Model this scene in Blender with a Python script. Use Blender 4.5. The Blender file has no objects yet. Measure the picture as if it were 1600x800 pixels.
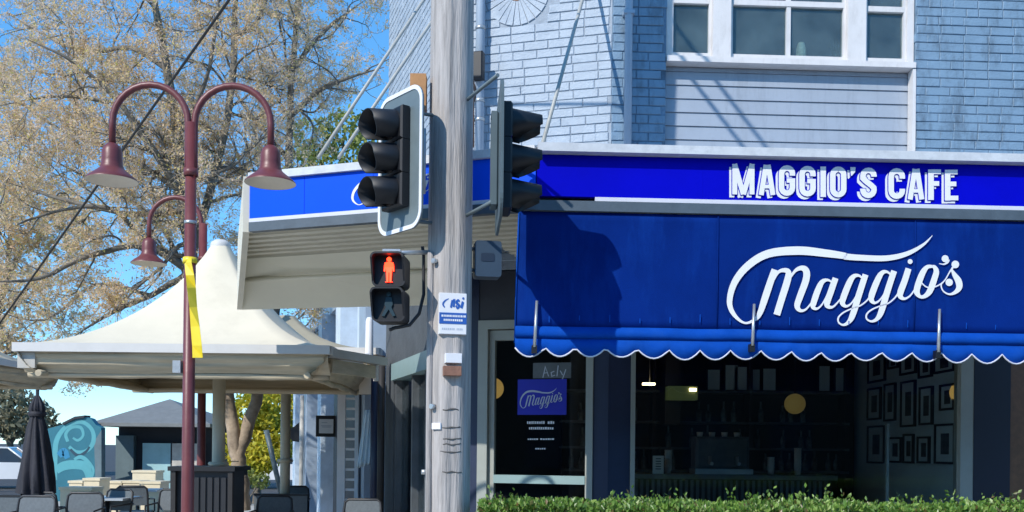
import bpy, math, random
from mathutils import Vector, Matrix, noise
random.seed(7)
S = bpy.context.scene
COL = S.collection
# ------------------------------------------------------------------ camera, world, sun, exposure
F_PX, HOR, ROLL, EYE = 1500.0, 700.0, 0.010, 1.6
cam = bpy.data.cameras.new("camera"); camo = bpy.data.objects.new("camera", cam); COL.objects.link(camo)
cam.sensor_width = 36; cam.lens = 36 * F_PX / 1600; cam.shift_y = (HOR - 400) / 1600
cam.clip_start = 0.05; cam.clip_end = 3000
camo.matrix_world = Matrix.Translation((0, 0, EYE)) @ Matrix.Rotation(math.pi / 2, 4, 'X') @ Matrix.Rotation(ROLL, 4, 'Z')
S.camera = camo
SUN_AZ, SUN_EL = math.radians(38), math.radians(38)       # azimuth measured left of straight behind the camera
to_sun = Vector((-math.sin(SUN_AZ) * math.cos(SUN_EL), -math.cos(SUN_AZ) * math.cos(SUN_EL), math.sin(SUN_EL)))
W = bpy.data.worlds.new("World"); S.world = W; W.use_nodes = True
nt = W.node_tree; bg = nt.nodes['Background']; sky = nt.nodes.new('ShaderNodeTexSky')
sky.sky_type = 'NISHITA'; sky.sun_disc = False; sky.sun_elevation = SUN_EL
sky.sun_rotation = math.atan2(to_sun.x, to_sun.y); sky.dust_density = 0.0; sky.ozone_density = 4.5; sky.air_density = 0.9; sky.altitude = 1000
gm = nt.nodes.new('ShaderNodeGamma'); gm.inputs[1].default_value = .58           # even out horizon and zenith like the phone's tone curve
hs = nt.nodes.new('ShaderNodeHueSaturation'); hs.inputs['Saturation'].default_value = 1.5; hs.inputs['Value'].default_value = 2.1
tn = nt.nodes.new('ShaderNodeMix'); tn.data_type = 'RGBA'; tn.blend_type = 'MULTIPLY'; tn.inputs['Factor'].default_value = 1; tn.inputs['B'].default_value = (.86, 1.12, 1.22, 1)
nt.links.new(sky.outputs[0], gm.inputs[0]); nt.links.new(gm.outputs[0], hs.inputs['Color']); nt.links.new(hs.outputs[0], tn.inputs['A']); nt.links.new(tn.outputs['Result'], bg.inputs[0])
bg.inputs[1].default_value = 0.15
sl = bpy.data.lights.new("sun", 'SUN'); sl.energy = 3.6; sl.angle = math.radians(0.5); sl.color = (1.0, 0.95, 0.87)
so = bpy.data.objects.new("sun", sl); COL.objects.link(so); so.location = (-20, -30, 40)
so.rotation_euler = (-to_sun).to_track_quat('-Z', 'Y').to_euler()
S.view_settings.view_transform = 'Standard'; S.view_settings.look = 'None'; S.view_settings.gamma = 1
S.view_settings.exposure = 0.34
S.render.engine = 'CYCLES'; S.cycles.use_denoising = True; S.cycles.max_bounces = 7; S.cycles.transparent_max_bounces = 12
S.cycles.sample_clamp_indirect = 6

# ------------------------------------------------------------------ helpers
def V(*a): return Vector(a)
def ray(px, py):
    cx, cy = (px - 800) / F_PX, (HOR - py) / F_PX
    c, s = math.cos(ROLL), math.sin(ROLL)
    return Vector((cx * c - cy * s, 1.0, cx * s + cy * c))
def P(px, py, D): return Vector((0, 0, EYE)) + ray(px, py) * D
def proj(p):
    x, y, z = p[0], p[1], p[2] - EYE
    c, s = math.cos(ROLL), math.sin(ROLL)
    return 800 + F_PX * (x * c + z * s) / y, HOR - F_PX * (z * c - x * s) / y
def lin(r, g, b):
    f = lambda c: (c / 12.92 if c <= .04045 else ((c + .055) / 1.055) ** 2.4)
    return (f(r / 255), f(g / 255), f(b / 255))

class Frame:                       # a vertical plane: s along it, t = world height, n outwards
    def __init__(self, ox, oy, dx, dy):
        l = math.hypot(dx, dy); self.o = V(ox, oy, 0); self.x = V(dx / l, dy / l, 0)
        self.n = V(self.x.y, -self.x.x, 0)
    def p(self, s, t, n=0): return self.o + self.x * s + V(0, 0, t) + self.n * n
    def hit(self, px, py, n=0):
        r = ray(px, py); o = V(0, 0, EYE)
        k = ((self.o + self.n * n - o).dot(self.n)) / r.dot(self.n)
        q = o + r * k
        return (q - self.o).dot(self.x), q.z
    def s(self, px, py=500, n=0): return self.hit(px, py, n)[0]
    def t(self, px, py, n=0): return self.hit(px, py, n)[1]
WORLD = Frame(0, 0, 1, 0); WORLD.n = V(0, -1, 0)

class MB:
    def __init__(self): self.v = []; self.f = []; self.sm = []; self.att = []
    def add(self, vs, fs, smooth=False, a=0.5):
        b = len(self.v); self.v += [Vector(q) for q in vs]
        for q in fs: self.f.append([i + b for i in q]); self.sm.append(smooth); self.att.append(a)
        return self
    def hexa(self, q, a=.5):        # 8 corners: bottom 4 ccw, top 4
        return self.add(q, [(0, 3, 2, 1), (4, 5, 6, 7), (0, 1, 5, 4), (1, 2, 6, 5), (2, 3, 7, 6), (3, 0, 4, 7)], a=a)
    def box(self, x0, x1, y0, y1, z0, z1, rot=0, a=.5):
        c = V((x0 + x1) / 2, (y0 + y1) / 2, 0); q = []
        for z in (z0, z1):
            for x, y in ((x0, y0), (x1, y0), (x1, y1), (x0, y1)):
                d = V(x, y, 0) - c
                if rot: d = Matrix.Rotation(rot, 3, 'Z') @ d
                q.append(c + d + V(0, 0, z))
        return self.hexa(q, a)
    def fbox(self, F, s0, s1, t0, t1, n0, n1, a=.5):
        q = [F.p(s, t, n) for t in (t0, t1) for s, n in ((s0, n1), (s1, n1), (s1, n0), (s0, n0))]
        return self.hexa(q, a)
    def bbox(self, F, s0, s1, t0, t1, n0, n1, bv=.01):   # box with a bevelled front
        q = [F.p(s, t, n0) for s, t in ((s0, t0), (s1, t0), (s1, t1), (s0, t1))]
        q += [F.p(s, t, n1 - bv) for s, t in ((s0, t0), (s1, t0), (s1, t1), (s0, t1))]
        q += [F.p(s, t, n1) for s, t in ((s0 + bv, t0 + bv), (s1 - bv, t0 + bv), (s1 - bv, t1 - bv), (s0 + bv, t1 - bv))]
        fs = [(8, 9, 10, 11)]
        for i in range(4):
            j = (i + 1) % 4; fs += [(i, j, j + 4, i + 4), (i + 4, j + 4, j + 8, i + 8)]
        return self.add(q, fs)
    def tube(self, pts, r, n=8, cap=True, smooth=True, a=.5):
        pts = [Vector(q) for q in pts]
        if not hasattr(r, '__len__'): r = [r] * len(pts)
        b = len(self.v); L = len(pts)
        t0 = (pts[1] - pts[0]).normalized()
        u = t0.orthogonal().normalized()
        for i in range(L):
            t = (pts[min(i + 1, L - 1)] - pts[max(i - 1, 0)])
            if t.length < 1e-9: t = t0
            t = t.normalized(); u = (u - t * u.dot(t))
            u = u.normalized() if u.length > 1e-6 else t.orthogonal().normalized()
            w = t.cross(u)
            for k in range(n):
                g = 2 * math.pi * k / n
                self.v.append(pts[i] + (u * math.cos(g) + w * math.sin(g)) * r[i])
        for i in range(L - 1):
            for k in range(n):
                m = (k + 1) % n
                self.f.append([b + i * n + k, b + i * n + m, b + (i + 1) * n + m, b + (i + 1) * n + k]); self.sm.append(smooth); self.att.append(a)
        if cap:
            self.f.append([b + k for k in reversed(range(n))]); self.sm.append(False); self.att.append(a)
            self.f.append([b + (L - 1) * n + k for k in range(n)]); self.sm.append(False); self.att.append(a)
        return self
    def lathe(self, prof, c, n=24, smooth=True, close=True, mat=None, a=.5):   # prof: (r,z) list
        b = len(self.v)
        for r, z in prof:
            for k in range(n):
                g = 2 * math.pi * k / n; q = V(r * math.cos(g), r * math.sin(g), z)
                if mat: q = mat @ q
                self.v.append(Vector(c) + q)
        for i in range(len(prof) - 1):
            for k in range(n):
                m = (k + 1) % n
                self.f.append([b + i * n + k, b + i * n + m, b + (i + 1) * n + m, b + (i + 1) * n + k]); self.sm.append(smooth); self.att.append(a)
        if close:
            self.f.append([b + k for k in reversed(range(n))]); self.sm.append(False); self.att.append(a)
            q = (len(prof) - 1) * n
            self.f.append([b + q + k for k in range(n)]); self.sm.append(False); self.att.append(a)
        return self
    def prism(self, F, poly, n0, n1):          # poly of (s,t) in a frame, ccw seen from outside
        m = len(poly)
        q = [F.p(s, t, n0) for s, t in poly] + [F.p(s, t, n1) for s, t in poly]
        fs = [list(range(m, 2 * m)), list(reversed(range(m)))] + [(i, (i + 1) % m, (i + 1) % m + m, i + m) for i in range(m)]
        return self.add(q, fs)
    def slab(self, poly, z0, z1):              # plan polygon (ccw from above) extruded in z
        m = len(poly)
        q = [V(x, y, z0) for x, y in poly] + [V(x, y, z1) for x, y in poly]
        return self.add(q, [list(range(m, 2 * m)), list(reversed(range(m)))] + [(i, (i + 1) % m, (i + 1) % m + m, i + m) for i in range(m)])
    def mesh(self, name, mat, off=V(0, 0, 0), att=False):
        me = bpy.data.meshes.new(name)
        me.from_pydata([q - off for q in self.v], [], self.f)
        me.polygons.foreach_set('use_smooth', self.sm)
        if att:
            at = me.attributes.new('rnd', 'FLOAT', 'FACE'); at.data.foreach_set('value', self.att)
        for m_ in (mat if isinstance(mat, (list, tuple)) else [mat]): me.materials.append(m_)
        me.update(); return me
    def build(self, name, mat, parent=None, label=None, kind=None, att=False):
        off = wloc(parent)
        o = bpy.data.objects.new(name, self.mesh(name, mat, off, att)); COL.objects.link(o)
        if parent: o.parent = parent
        if label: o['label'] = label
        if kind: o['kind'] = kind
        return o
def wloc(o):
    q = V(0, 0, 0)
    while o: q = q + Vector(o.location); o = o.parent
    return q
def thing(name, label, cat, loc=(0, 0, 0), group=None):
    o = bpy.data.objects.new(name, None); COL.objects.link(o); o.location = loc; o.empty_display_size = .1
    return tag(o, label, cat, group)
def tag(o, label, cat, group=None):
    o['label'] = label; o['category'] = cat
    if group: o['group'] = group
    return o
def center_origin(o):
    """move a top-level mesh's origin to the base of its own box"""
    me = o.data; xs = [v.co for v in me.vertices]
    c = V(sum(v.x for v in xs) / len(xs), sum(v.y for v in xs) / len(xs), min(v.z for v in xs))
    me.transform(Matrix.Translation(-c)); o.location = Vector(o.location) + c; return o
def solo(mb, name, mat, label, cat, group=None, att=False):
    return tag(center_origin(mb.build(name, mat, att=att)), label, cat, group)
def copy_tree(o, loc, rz=0, label=None, parent=None):
    c = o.copy(); COL.objects.link(c)
    if parent is None:
        c.location = loc; c.rotation_euler = (0, 0, rz)
        if label: c['label'] = label
    else: c.parent = parent
    for ch in o.children: copy_tree(ch, None, 0, None, c)
    return c
def circ(cx, cy, r, n=16, a0=0, a1=2 * math.pi, ry=None):
    return [(cx + r * math.cos(a0 + (a1 - a0) * i / n), cy + (ry or r) * math.sin(a0 + (a1 - a0) * i / n)) for i in range(n + (0 if abs(a1 - a0 - 2 * math.pi) < 1e-6 else 1))]

# ------------------------------------------------------------------ materials
def new_mat(name):
    m = bpy.data.materials.new(name); m.use_nodes = True
    return m, m.node_tree, m.node_tree.nodes['Principled BSDF']
def pm(name, col, rough=.6, var=.12, scale=6, bump=0, metal=0, stretch=None, spec=.5, dirt=None, dirt_amt=0, dirt_scale=2, bscale=None, coat=0, world=False, dstretch=None):
    m, t, b = new_mat(name); N = t.nodes; L = t.links
    b.inputs['Roughness'].default_value = rough; b.inputs['Metallic'].default_value = metal
    b.inputs['Specular IOR Level'].default_value = spec
    if coat: b.inputs['Coat Weight'].default_value = coat; b.inputs['Coat Roughness'].default_value = .15
    tc = N.new('ShaderNodeTexCoord'); mp = N.new('ShaderNodeMapping')
    if world: ge = N.new('ShaderNodeNewGeometry'); L.new(ge.outputs['Position'], mp.inputs[0])
    else: L.new(tc.outputs['Object'], mp.inputs[0])
    if stretch: mp.inputs['Scale'].default_value = stretch
    nz = N.new('ShaderNodeTexNoise'); nz.inputs['Scale'].default_value = scale; nz.inputs['Detail'].default_value = 6; nz.inputs['Roughness'].default_value = .62
    L.new(mp.outputs[0], nz.inputs['Vector'])
    rp = N.new('ShaderNodeValToRGB'); L.new(nz.outputs['Fac'], rp.inputs[0])
    rp.color_ramp.elements[0].position = .3; rp.color_ramp.elements[1].position = .7
    rp.color_ramp.elements[0].color = (*[max(0, c * (1 - var)) for c in col], 1)
    rp.color_ramp.elements[1].color = (*[min(1, c * (1 + var)) for c in col], 1)
    out = rp.outputs[0]
    if dirt:
        n2 = N.new('ShaderNodeTexNoise'); n2.inputs['Scale'].default_value = dirt_scale; n2.inputs['Detail'].default_value = 9; n2.inputs['Roughness'].default_value = .7
        if dstretch:
            m2 = N.new('ShaderNodeMapping'); m2.inputs['Scale'].default_value = dstretch; L.new(mp.outputs[0], m2.inputs[0]); L.new(m2.outputs[0], n2.inputs['Vector'])
        else: L.new(mp.outputs[0], n2.inputs['Vector'])
        r2 = N.new('ShaderNodeValToRGB'); L.new(n2.outputs['Fac'], r2.inputs[0])
        r2.color_ramp.elements[0].position = .50; r2.color_ramp.elements[1].position = .72
        r2.color_ramp.elements[0].color = (0, 0, 0, 1); r2.color_ramp.elements[1].color = (dirt_amt,) * 3 + (1,)
        mx = N.new('ShaderNodeMix'); mx.data_type = 'RGBA'
        L.new(r2.outputs[0], mx.inputs['Factor']); L.new(out, mx.inputs['A']); mx.inputs['B'].default_value = (*dirt, 1)
        out = mx.outputs['Result']
    L.new(out, b.inputs['Base Color'])
    if bump:
        n3 = N.new('ShaderNodeTexNoise'); n3.inputs['Scale'].default_value = bscale or scale * 6; n3.inputs['Detail'].default_value = 5
        L.new(mp.outputs[0], n3.inputs['Vector'])
        bp = N.new('ShaderNodeBump'); bp.inputs['Strength'].default_value = bump; bp.inputs['Distance'].default_value = .02
        L.new(n3.outputs['Fac'], bp.inputs['Height']); L.new(bp.outputs[0], b.inputs['Normal'])
    return m
def leaf_mat(name, cols, rough=.55, trans=.25):
    m, t, b = new_mat(name); N = t.nodes; L = t.links
    at = N.new('ShaderNodeAttribute'); at.attribute_name = 'rnd'
    rp = N.new('ShaderNodeValToRGB'); L.new(at.outputs['Fac'], rp.inputs[0])
    e = rp.color_ramp.elements
    while len(e) < len(cols): e.new(.5)
    for i, c in enumerate(cols): e[i].position = i / (len(cols) - 1); e[i].color = (*c, 1)
    L.new(rp.outputs[0], b.inputs['Base Color']); b.inputs['Roughness'].default_value = rough
    tr = N.new('ShaderNodeBsdfTranslucent'); L.new(rp.outputs[0], tr.inputs[0])
    mx = N.new('ShaderNodeMixShader'); mx.inputs[0].default_value = trans
    L.new(b.outputs[0], mx.inputs[1]); L.new(tr.outputs[0], mx.inputs[2]); L.new(mx.outputs[0], N['Material Output'].inputs[0])
    return m
def glass_mat(name, tint=(.9, .95, .95), boost=1.0, film=0):
    m = bpy.data.materials.new(name); m.use_nodes = True; t = m.node_tree; N = t.nodes; L = t.links
    out = N['Material Output']
    N.remove(N['Principled BSDF'])
    tr = N.new('ShaderNodeBsdfTransparent'); tr.inputs[0].default_value = (*tint, 1)
    gl = N.new('ShaderNodeBsdfGlossy'); gl.inputs['Roughness'].default_value = .02; gl.inputs[0].default_value = (.9, .95, 1, 1)
    lw = N.new('ShaderNodeLayerWeight'); lw.inputs[0].default_value = .35
    mt = N.new('ShaderNodeMath'); mt.operation = 'MULTIPLY'; mt.inputs[1].default_value = boost; L.new(lw.outputs['Fresnel'], mt.inputs[0])
    mx = N.new('ShaderNodeMixShader'); L.new(mt.outputs[0], mx.inputs[0]); L.new(tr.outputs[0], mx.inputs[1]); L.new(gl.outputs[0], mx.inputs[2])
    res = mx
    if film:                 # uneven teal film standing in for reflections in the panes
        df = N.new('ShaderNodeBsdfDiffuse'); df.inputs[0].default_value = (.55, .75, .78, 1)
        ge = N.new('ShaderNodeNewGeometry'); nz = N.new('ShaderNodeTexNoise'); nz.inputs['Scale'].default_value = 2.6; nz.inputs['Detail'].default_value = 7; L.new(ge.outputs['Position'], nz.inputs['Vector'])
        rg = N.new('ShaderNodeMapRange'); rg.inputs['From Min'].default_value = .3; rg.inputs['From Max'].default_value = .72; rg.inputs['To Min'].default_value = film * .45; rg.inputs['To Max'].default_value = film * 1.6; L.new(nz.outputs['Fac'], rg.inputs['Value'])
        m3 = N.new('ShaderNodeMixShader'); L.new(rg.outputs[0], m3.inputs[0]); L.new(mx.outputs[0], m3.inputs[1]); L.new(df.outputs[0], m3.inputs[2]); res = m3
    L.new(res.outputs[0], out.inputs[0]); return m
def emit_mat(name, col, st, base=(.1, .1, .1)):
    m, t, b = new_mat(name); b.inputs['Base Color'].default_value = (*base, 1)
    b.inputs['Emission Color'].default_value = (*col, 1); b.inputs['Emission Strength'].default_value = st; return m

M = {}
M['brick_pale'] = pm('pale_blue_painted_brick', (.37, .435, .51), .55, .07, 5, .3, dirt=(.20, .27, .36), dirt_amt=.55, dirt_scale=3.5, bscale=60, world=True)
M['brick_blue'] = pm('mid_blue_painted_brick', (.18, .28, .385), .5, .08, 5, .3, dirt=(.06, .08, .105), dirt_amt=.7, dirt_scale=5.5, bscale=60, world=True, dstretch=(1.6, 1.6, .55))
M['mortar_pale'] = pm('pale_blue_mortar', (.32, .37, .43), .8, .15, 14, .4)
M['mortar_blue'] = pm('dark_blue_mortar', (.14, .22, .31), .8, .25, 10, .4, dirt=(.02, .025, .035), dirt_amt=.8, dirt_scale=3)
M['board'] = pm('grey_blue_weatherboard_paint', (.31, .355, .42), .5, .06, 3, .12, dirt=(.20, .225, .26), dirt_amt=.5, dirt_scale=4, world=True, dstretch=(3, 3, .35))
M['white'] = pm('white_window_paint', (.66, .64, .63), .45, .05, 5, .08, dirt=(.42, .40, .38), dirt_amt=.45, dirt_scale=6, world=True, dstretch=(2, 2, .6))
M['pipe'] = pm('pale_blue_pipe_paint', (.34, .42, .52), .4, .06, 6)
M['cap'] = pm('pale_metal_capping', (.55, .575, .60), .45, .10, 12, .1, dirt=(.35, .38, .42), dirt_amt=.5, dirt_scale=9)
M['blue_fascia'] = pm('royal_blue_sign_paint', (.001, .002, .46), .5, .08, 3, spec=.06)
M['blue_fascia_l'] = pm('sunlit_blue_sign_paint', (.002, .085, .80), .4, .05, 2, spec=.12)  # same sign blue, brightened in colour for sun and sheen on the splay side
M['blind'] = pm('blue_canvas_blind', (.0015, .020, .165), .8, .16, 1.6, .15, spec=.04, bscale=180, dirt=(.004, .042, .27), dirt_amt=.6, dirt_scale=2.2, dstretch=(2.2, 2.2, .5))
M['valance'] = pm('lighter_blue_valance_canvas', (.004, .062, .36), .8, .14, 5, .2, spec=.04, bscale=180, dirt=(.015, .09, .40), dirt_amt=.4, dirt_scale=7)
M['sign_white'] = pm('white_sign_lettering', (.74, .75, .78), .5, .03, 6)
M['trim'] = pm('white_fascia_trim', (.62, .63, .70), .45, .05, 6)
M['grey_strip'] = pm('dark_grey_metal_strip', (.075, .10, .125), .45, .15, 8, .05)
M['soffit'] = pm('cream_painted_soffit', (.70, .655, .53), .5, .06, 4, .05)
M['soffit_smooth'] = pm('cream_smooth_ceiling', (.78, .745, .60), .45, .06, 1.5, .03)
M['steel'] = pm('galvanised_steel', (.50, .52, .53), .38, .12, 14, .05, metal=.7)
M['rod'] = pm('pale_painted_rod', (.40, .40, .37), .5, .12, 10)
M['timber_pole'] = pm('weathered_grey_timber', (.40, .375, .36), .85, .24, 3.2, .55, stretch=(9, 9, .55), dirt=(.17, .16, .155), dirt_amt=.8, dirt_scale=3.8, bscale=10)
M['black'] = pm('black_signal_plastic', (.006, .007, .010), .5, .2, 8)
M['signal_grey'] = pm('grey_green_target_board', (.13, .17, .185), .5, .12, 5, dirt=(.2, .23, .24), dirt_amt=.3)
M['signal_back'] = pm('grey_signal_back', (.085, .12, .135), .45, .10, 5)
M['navy'] = pm('dark_navy_wall_paint', (.016, .026, .065), .45, .15, 4, .05)
M['charcoal'] = pm('charcoal_render', (.035, .040, .055), .6, .15, 3, .1)
M['navy_side'] = pm('grey_side_render', (.075, .085, .095), .7, .2, 5, .25)
M['frame'] = pm('grey_green_door_frame', (.33, .35, .32), .4, .06, 5)
M['teal_frame'] = pm('pale_teal_transom', (.25, .36, .36), .4, .06, 5)
M['navy_deep'] = pm('deep_navy_paint', (.006, .009, .026), .5, .1, 4)
M['brown_tile'] = pm('brown_tiles', (.19, .085, .04), .35, .2, 20, .1)
M['glass'] = glass_mat('shop_glass', (.92, .96, .96), .6)
M['glass_up'] = glass_mat('upper_window_glass', (.85, .93, .93), .8, .075)
M['maroon'] = pm('maroon_lamp_paint', (.145, .034, .036), .42, .10, 9, .04, dirt=(.22, .085, .075), dirt_amt=.4, dirt_scale=6)
M['lamp_in'] = pm('cream_lamp_underside', (.70, .62, .50), .4, .05, 6)
M['yellow'] = pm('yellow_plastic_tape', (.80, .62, .03), .4, .06, 6)
M['canvas'] = pm('cream_tent_fabric', (.68, .61, .47), .7, .05, 1.6, .1, dirt=(.48, .42, .31), dirt_amt=.35, dirt_scale=1.5)
M['canvas_shaded'] = pm('shaded_cream_tent_fabric', (.32, .29, .215), .75, .08, 2, .1)  # cream fabric dulled in colour to look shaded
M['tent_edge'] = pm('white_tent_edge', (.58, .57, .55), .6, .04, 5)
M['canvas_in'] = pm('beige_tent_lining', (.52, .44, .31), .8, .22, 3, .3, stretch=(.4, 1, 5))
M['tent_beam'] = pm('grey_beige_tent_beam', (.46, .44, .40), .5, .08, 5)
M['tent_col'] = pm('cream_tent_column', (.55, .50, .38), .5, .08, 5)
M['umbrella'] = pm('black_umbrella_cloth', (.018, .018, .026), .7, .3, 4, .2)
M['bark'] = pm('grey_brown_bark', (.15, .135, .115), .9, .35, 5, .6, dirt=(.07, .085, .05), dirt_amt=.6, dirt_scale=1.6, bscale=14)
M['twig'] = pm('pale_twig_bark', (.64, .53, .44), .9, .35, 3)
M['bark_tan'] = pm('mottled_tan_trunk_bark', (.34, .27, .20), .9, .35, 4, .5, dirt=(.13, .095, .07), dirt_amt=.8, dirt_scale=5, bscale=14)
M['seed'] = leaf_mat('tan_seed_foliage', [(.62, .43, .21), (.80, .58, .29), (.84, .67, .40), (.84, .62, .47), (.76, .64, .18)], .7, .5)
M['leaf_gold'] = leaf_mat('golden_green_leaves', [(.16, .22, .02), (.40, .40, .03), (.66, .56, .05), (.80, .66, .09)], .55, .45)
M['leaf_hedge'] = leaf_mat('hedge_leaves', [(.20, .13, .05), (.06, .13, .022), (.15, .29, .045), (.31, .46, .10), (.58, .66, .30)], .35, .4)
M['leaf_gum'] = leaf_mat('grey_green_gum_leaves', [(.14, .145, .085), (.24, .225, .14), (.36, .33, .23)], .6, .35)
M['leaf_olive'] = leaf_mat('olive_green_leaves', [(.10, .15, .05), (.24, .29, .07), (.48, .46, .11)], .6, .45)
M['hedge_core'] = pm('hedge_inner_twigs', (.02, .035, .01), .9, .3, 10)
M['planter'] = pm('dark_planter_box', (.03, .03, .035), .6, .2, 6)
M['asphalt'] = pm('asphalt', (.05, .05, .052), .85, .2, 30, .3)
M['paving'] = pm('concrete_paving', (.43, .41, .37), .8, .12, 2, .2)
M['shed_roof'] = pm('grey_tiled_roof', (.17, .18, .18), .7, .10, 6, .2)
M['shed_wall'] = pm('dark_slate_shed_wall', (.11, .16, .18), .6, .15, 3)
M['shed_dark'] = pm('shed_dark_paint', (.018, .022, .032), .7, .2, 3)
M['shed_door'] = pm('pale_teal_shed_door', (.32, .52, .55), .5, .1, 3)
M['shed_stone'] = pm('pale_stone_wall', (.50, .47, .43), .8, .2, 6, .3)
M['mural_base'] = pm('teal_mural_paint', (.016, .14, .19), .6, .2, 1.2)
M['mural_light'] = pm('pale_teal_mural_paint', (.085, .33, .37), .6, .12, 2)
M['mural_blue'] = pm('blue_mural_paint', (.02, .20, .36), .6, .12, 2)
M['mural_dark'] = pm('dark_mural_paint', (.012, .05, .08), .6, .12, 2)
M['cream_box'] = pm('cream_seat_paint', (.70, .60, .42), .6, .08, 4)
M['chair_black'] = pm('black_chair_frame', (.02, .021, .025), .45, .2, 6)
M['chair_mesh'] = pm('grey_chair_mesh', (.10, .12, .135), .55, .15, 30)
M['table_top'] = pm('pale_table_top', (.42, .47, .52), .35, .08, 5)
M['car_white'] = pm('white_car_paint', (.75, .76, .78), .25, .03, 2, coat=.6)
M['car_glass'] = pm('dark_car_glass', (.03, .04, .05), .08, .1, 2)
M['tyre'] = pm('tyre_rubber', (.02, .02, .02), .8, .1, 5)
M['n_pale'] = pm('pale_blue_neighbour_paint', (.62, .73, .84), .55, .10, 5, .15, dirt=(.38, .48, .60), dirt_amt=.5)
M['n_blue'] = pm('mid_blue_neighbour_paint', (.12, .22, .38), .55, .15, 5, .15)
M['n_dark'] = pm('dark_neighbour_paint', (.03, .04, .065), .5, .2, 5)
M['interior'] = pm('interior_grey_wall', (.66, .78, .82), .7, .08, 2)
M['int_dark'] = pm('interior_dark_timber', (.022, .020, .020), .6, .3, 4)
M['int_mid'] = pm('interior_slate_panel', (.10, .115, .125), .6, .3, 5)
M['gold'] = emit_mat('lit_mustard_lamp_shade', (1, .60, .16), .22, (.62, .40, .10))
M['paper'] = pm('off_white_paper', (.60, .60, .56), .8, .05, 8)
M['print'] = pm('dark_photo_print', (.05, .055, .06), .6, .8, 14)
M['jar'] = pm('dim_bottle_glass', (.16, .19, .19), .2, .5, 9)
M['terracotta'] = pm('terracotta', (.50, .28, .17), .7, .1, 10)
M['vase'] = pm('mottled_cream_vase', (.75, .70, .50), .5, .3, 40)
M['poster'] = pm('deep_blue_poster', (.003, .005, .42), .4, .08, 4)
M['red_lit'] = emit_mat('lit_red_figure', (1, .035, .01), 5.5, (.4, .01, .01))
M['green_off'] = pm('unlit_green_figure', (.010, .035, .05), .4, .1, 9)
M['lens_off'] = pm('unlit_signal_lens', (.02, .012, .01), .2, .2, 9)
M['label_blue'] = pm('blue_label_print', (.02, .10, .40), .5, .05, 9)
M['label_grey'] = pm('grey_label_print', (.45, .50, .58), .5, .05, 9)
M['rust'] = pm('rusty_brown_box', (.24, .12, .08), .6, .3, 14, .2)
M['orange_timber'] = pm('orange_brown_timber', (.42, .20, .07), .6, .25, 10)
M['cable'] = pm('black_cable', (.02, .02, .022), .6, .1, 9)
M['lamp_lit'] = emit_mat('lit_ceiling_lamp', (1, .72, .38), 7.0, (.5, .4, .3))
M['lamp_green'] = emit_mat('dim_green_lamp', (.45, .6, .2), .035, (.08, .11, .05))
M['cloth'] = pm('pale_blue_striped_cloth', (.60, .76, .86), .8, .14, 6, .2, stretch=(6, 6, .5))
M['int_floor'] = pm('interior_pale_floor', (.48, .44, .38), .5, .2, 4)
M['ped_back'] = pm('shade_toned_signal_back', (.03, .055, .09), .5, .15, 5)  # housing and mark colours darkened to stand for the pole's shade
M['ped_mark'] = pm('shade_toned_mark', (.012, .025, .05), .5, .1, 5)
M['crack'] = pm('dark_wood_crack', (.12, .115, .11), .9, .2, 8)
M['opp'] = pm('unseen_terrace_brick', (.10, .075, .06), .8, .2, 4)

# ------------------------------------------------------------------ wall planes (all standing at their own real distances)
K = V(.89, 8.89, 0)                                   # the corner between chamfer and street front
FR = Frame(0, 8.85, 1, .045)                          # street front of the cafe
FC = Frame(K.x, K.y, 1, -.27)                         # splayed corner front
CRN = V(-.62, 9.30, 0)
FSd = Frame(CRN.x - .33 * 20, CRN.y + 20, .33, -1)    # side street wall, s grows towards the camera
LS = math.hypot(.33, 1) * 20                          # s of the corner on FSd
C0 = V(.161, 6.9, 0)
FA = Frame(C0.x, C0.y, 1, .045)                       # canopy fascia, street side
FL = Frame(C0.x, C0.y, 1, -.344)                      # canopy fascia, splay side

# ------------------------------------------------------------------ ground
g = MB(); g.add([(-900, -300, 0), (900, -300, 0), (900, 1800, 0), (-900, 1800, 0)], [(0, 1, 2, 3)])
g.build('ground', M['asphalt'], kind='structure')
g = MB(); g.slab([(-22, .4), (14, .8), (14, 9.4), (-.4, 9.9), (-5.3, 24), (-24, 26)], .004, .13)  # extended out of view towards the camera to bounce light under the canopy
g.build('pavement', M['paving'], kind='structure')

# ------------------------------------------------------------------ cafe building
cafe = thing('cafe_building', 'pale blue painted brick cafe building with white upper window and splayed corner', 'building', (.5, 9.2, 0))
sC0 = (CRN - K).dot(FC.x); sK = (K - FR.o).dot(FR.x); sRend = 6.4
WS0, WS1 = FR.s(1040, 170), FR.s(1430, 170)           # recess for window and panel
T0 = 3.30; TTOP = 8.2
PANEL_T1 = FR.t(1235, 101)                             # sill underside
ARCH = FC.hit(808, -12); AR0, AR1 = .085, .315
mort = MB()
mort.fbox(FC, sC0, 0 - .002, T0, TTOP, -.28, -.008)
mb2 = MB()
mb2.fbox(FR, sK, WS0, T0, TTOP, -.30, -.008); mb2.fbox(FR, WS1, sRend, T0, TTOP, -.30, -.008)
mb2.fbox(FR, WS0, WS1, 7.3, TTOP, -.30, -.013)
mort.fbox(FSd, LS - 3.26, LS, T0, TTOP, -.28, -.008)
mort.build('mortar_wall', M['mortar_pale'], cafe); mb2.build('mortar_wall', M['mortar_blue'], cafe)
PS, PT = .236, .0828
bricks = []
def lay(F, s0, s1, t0, t1, mk, skip=None):
    r = 0; t = t0
    while t < t1:
        s = s0 - (PS / 2 if r % 2 else 0) + random.uniform(-.02, .02)
        cuts = []
        while s < s1:
            w = PS if random.random() > .16 else PS / 2
            a, b = max(s, s0), min(s + w, s1)
            if b - a > .05 and not (skip and skip((a + b) / 2, t + PT / 2)): bricks.append((F, a, b, t, t + PT, mk))
            s += w
        t += PT; r += 1
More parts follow.
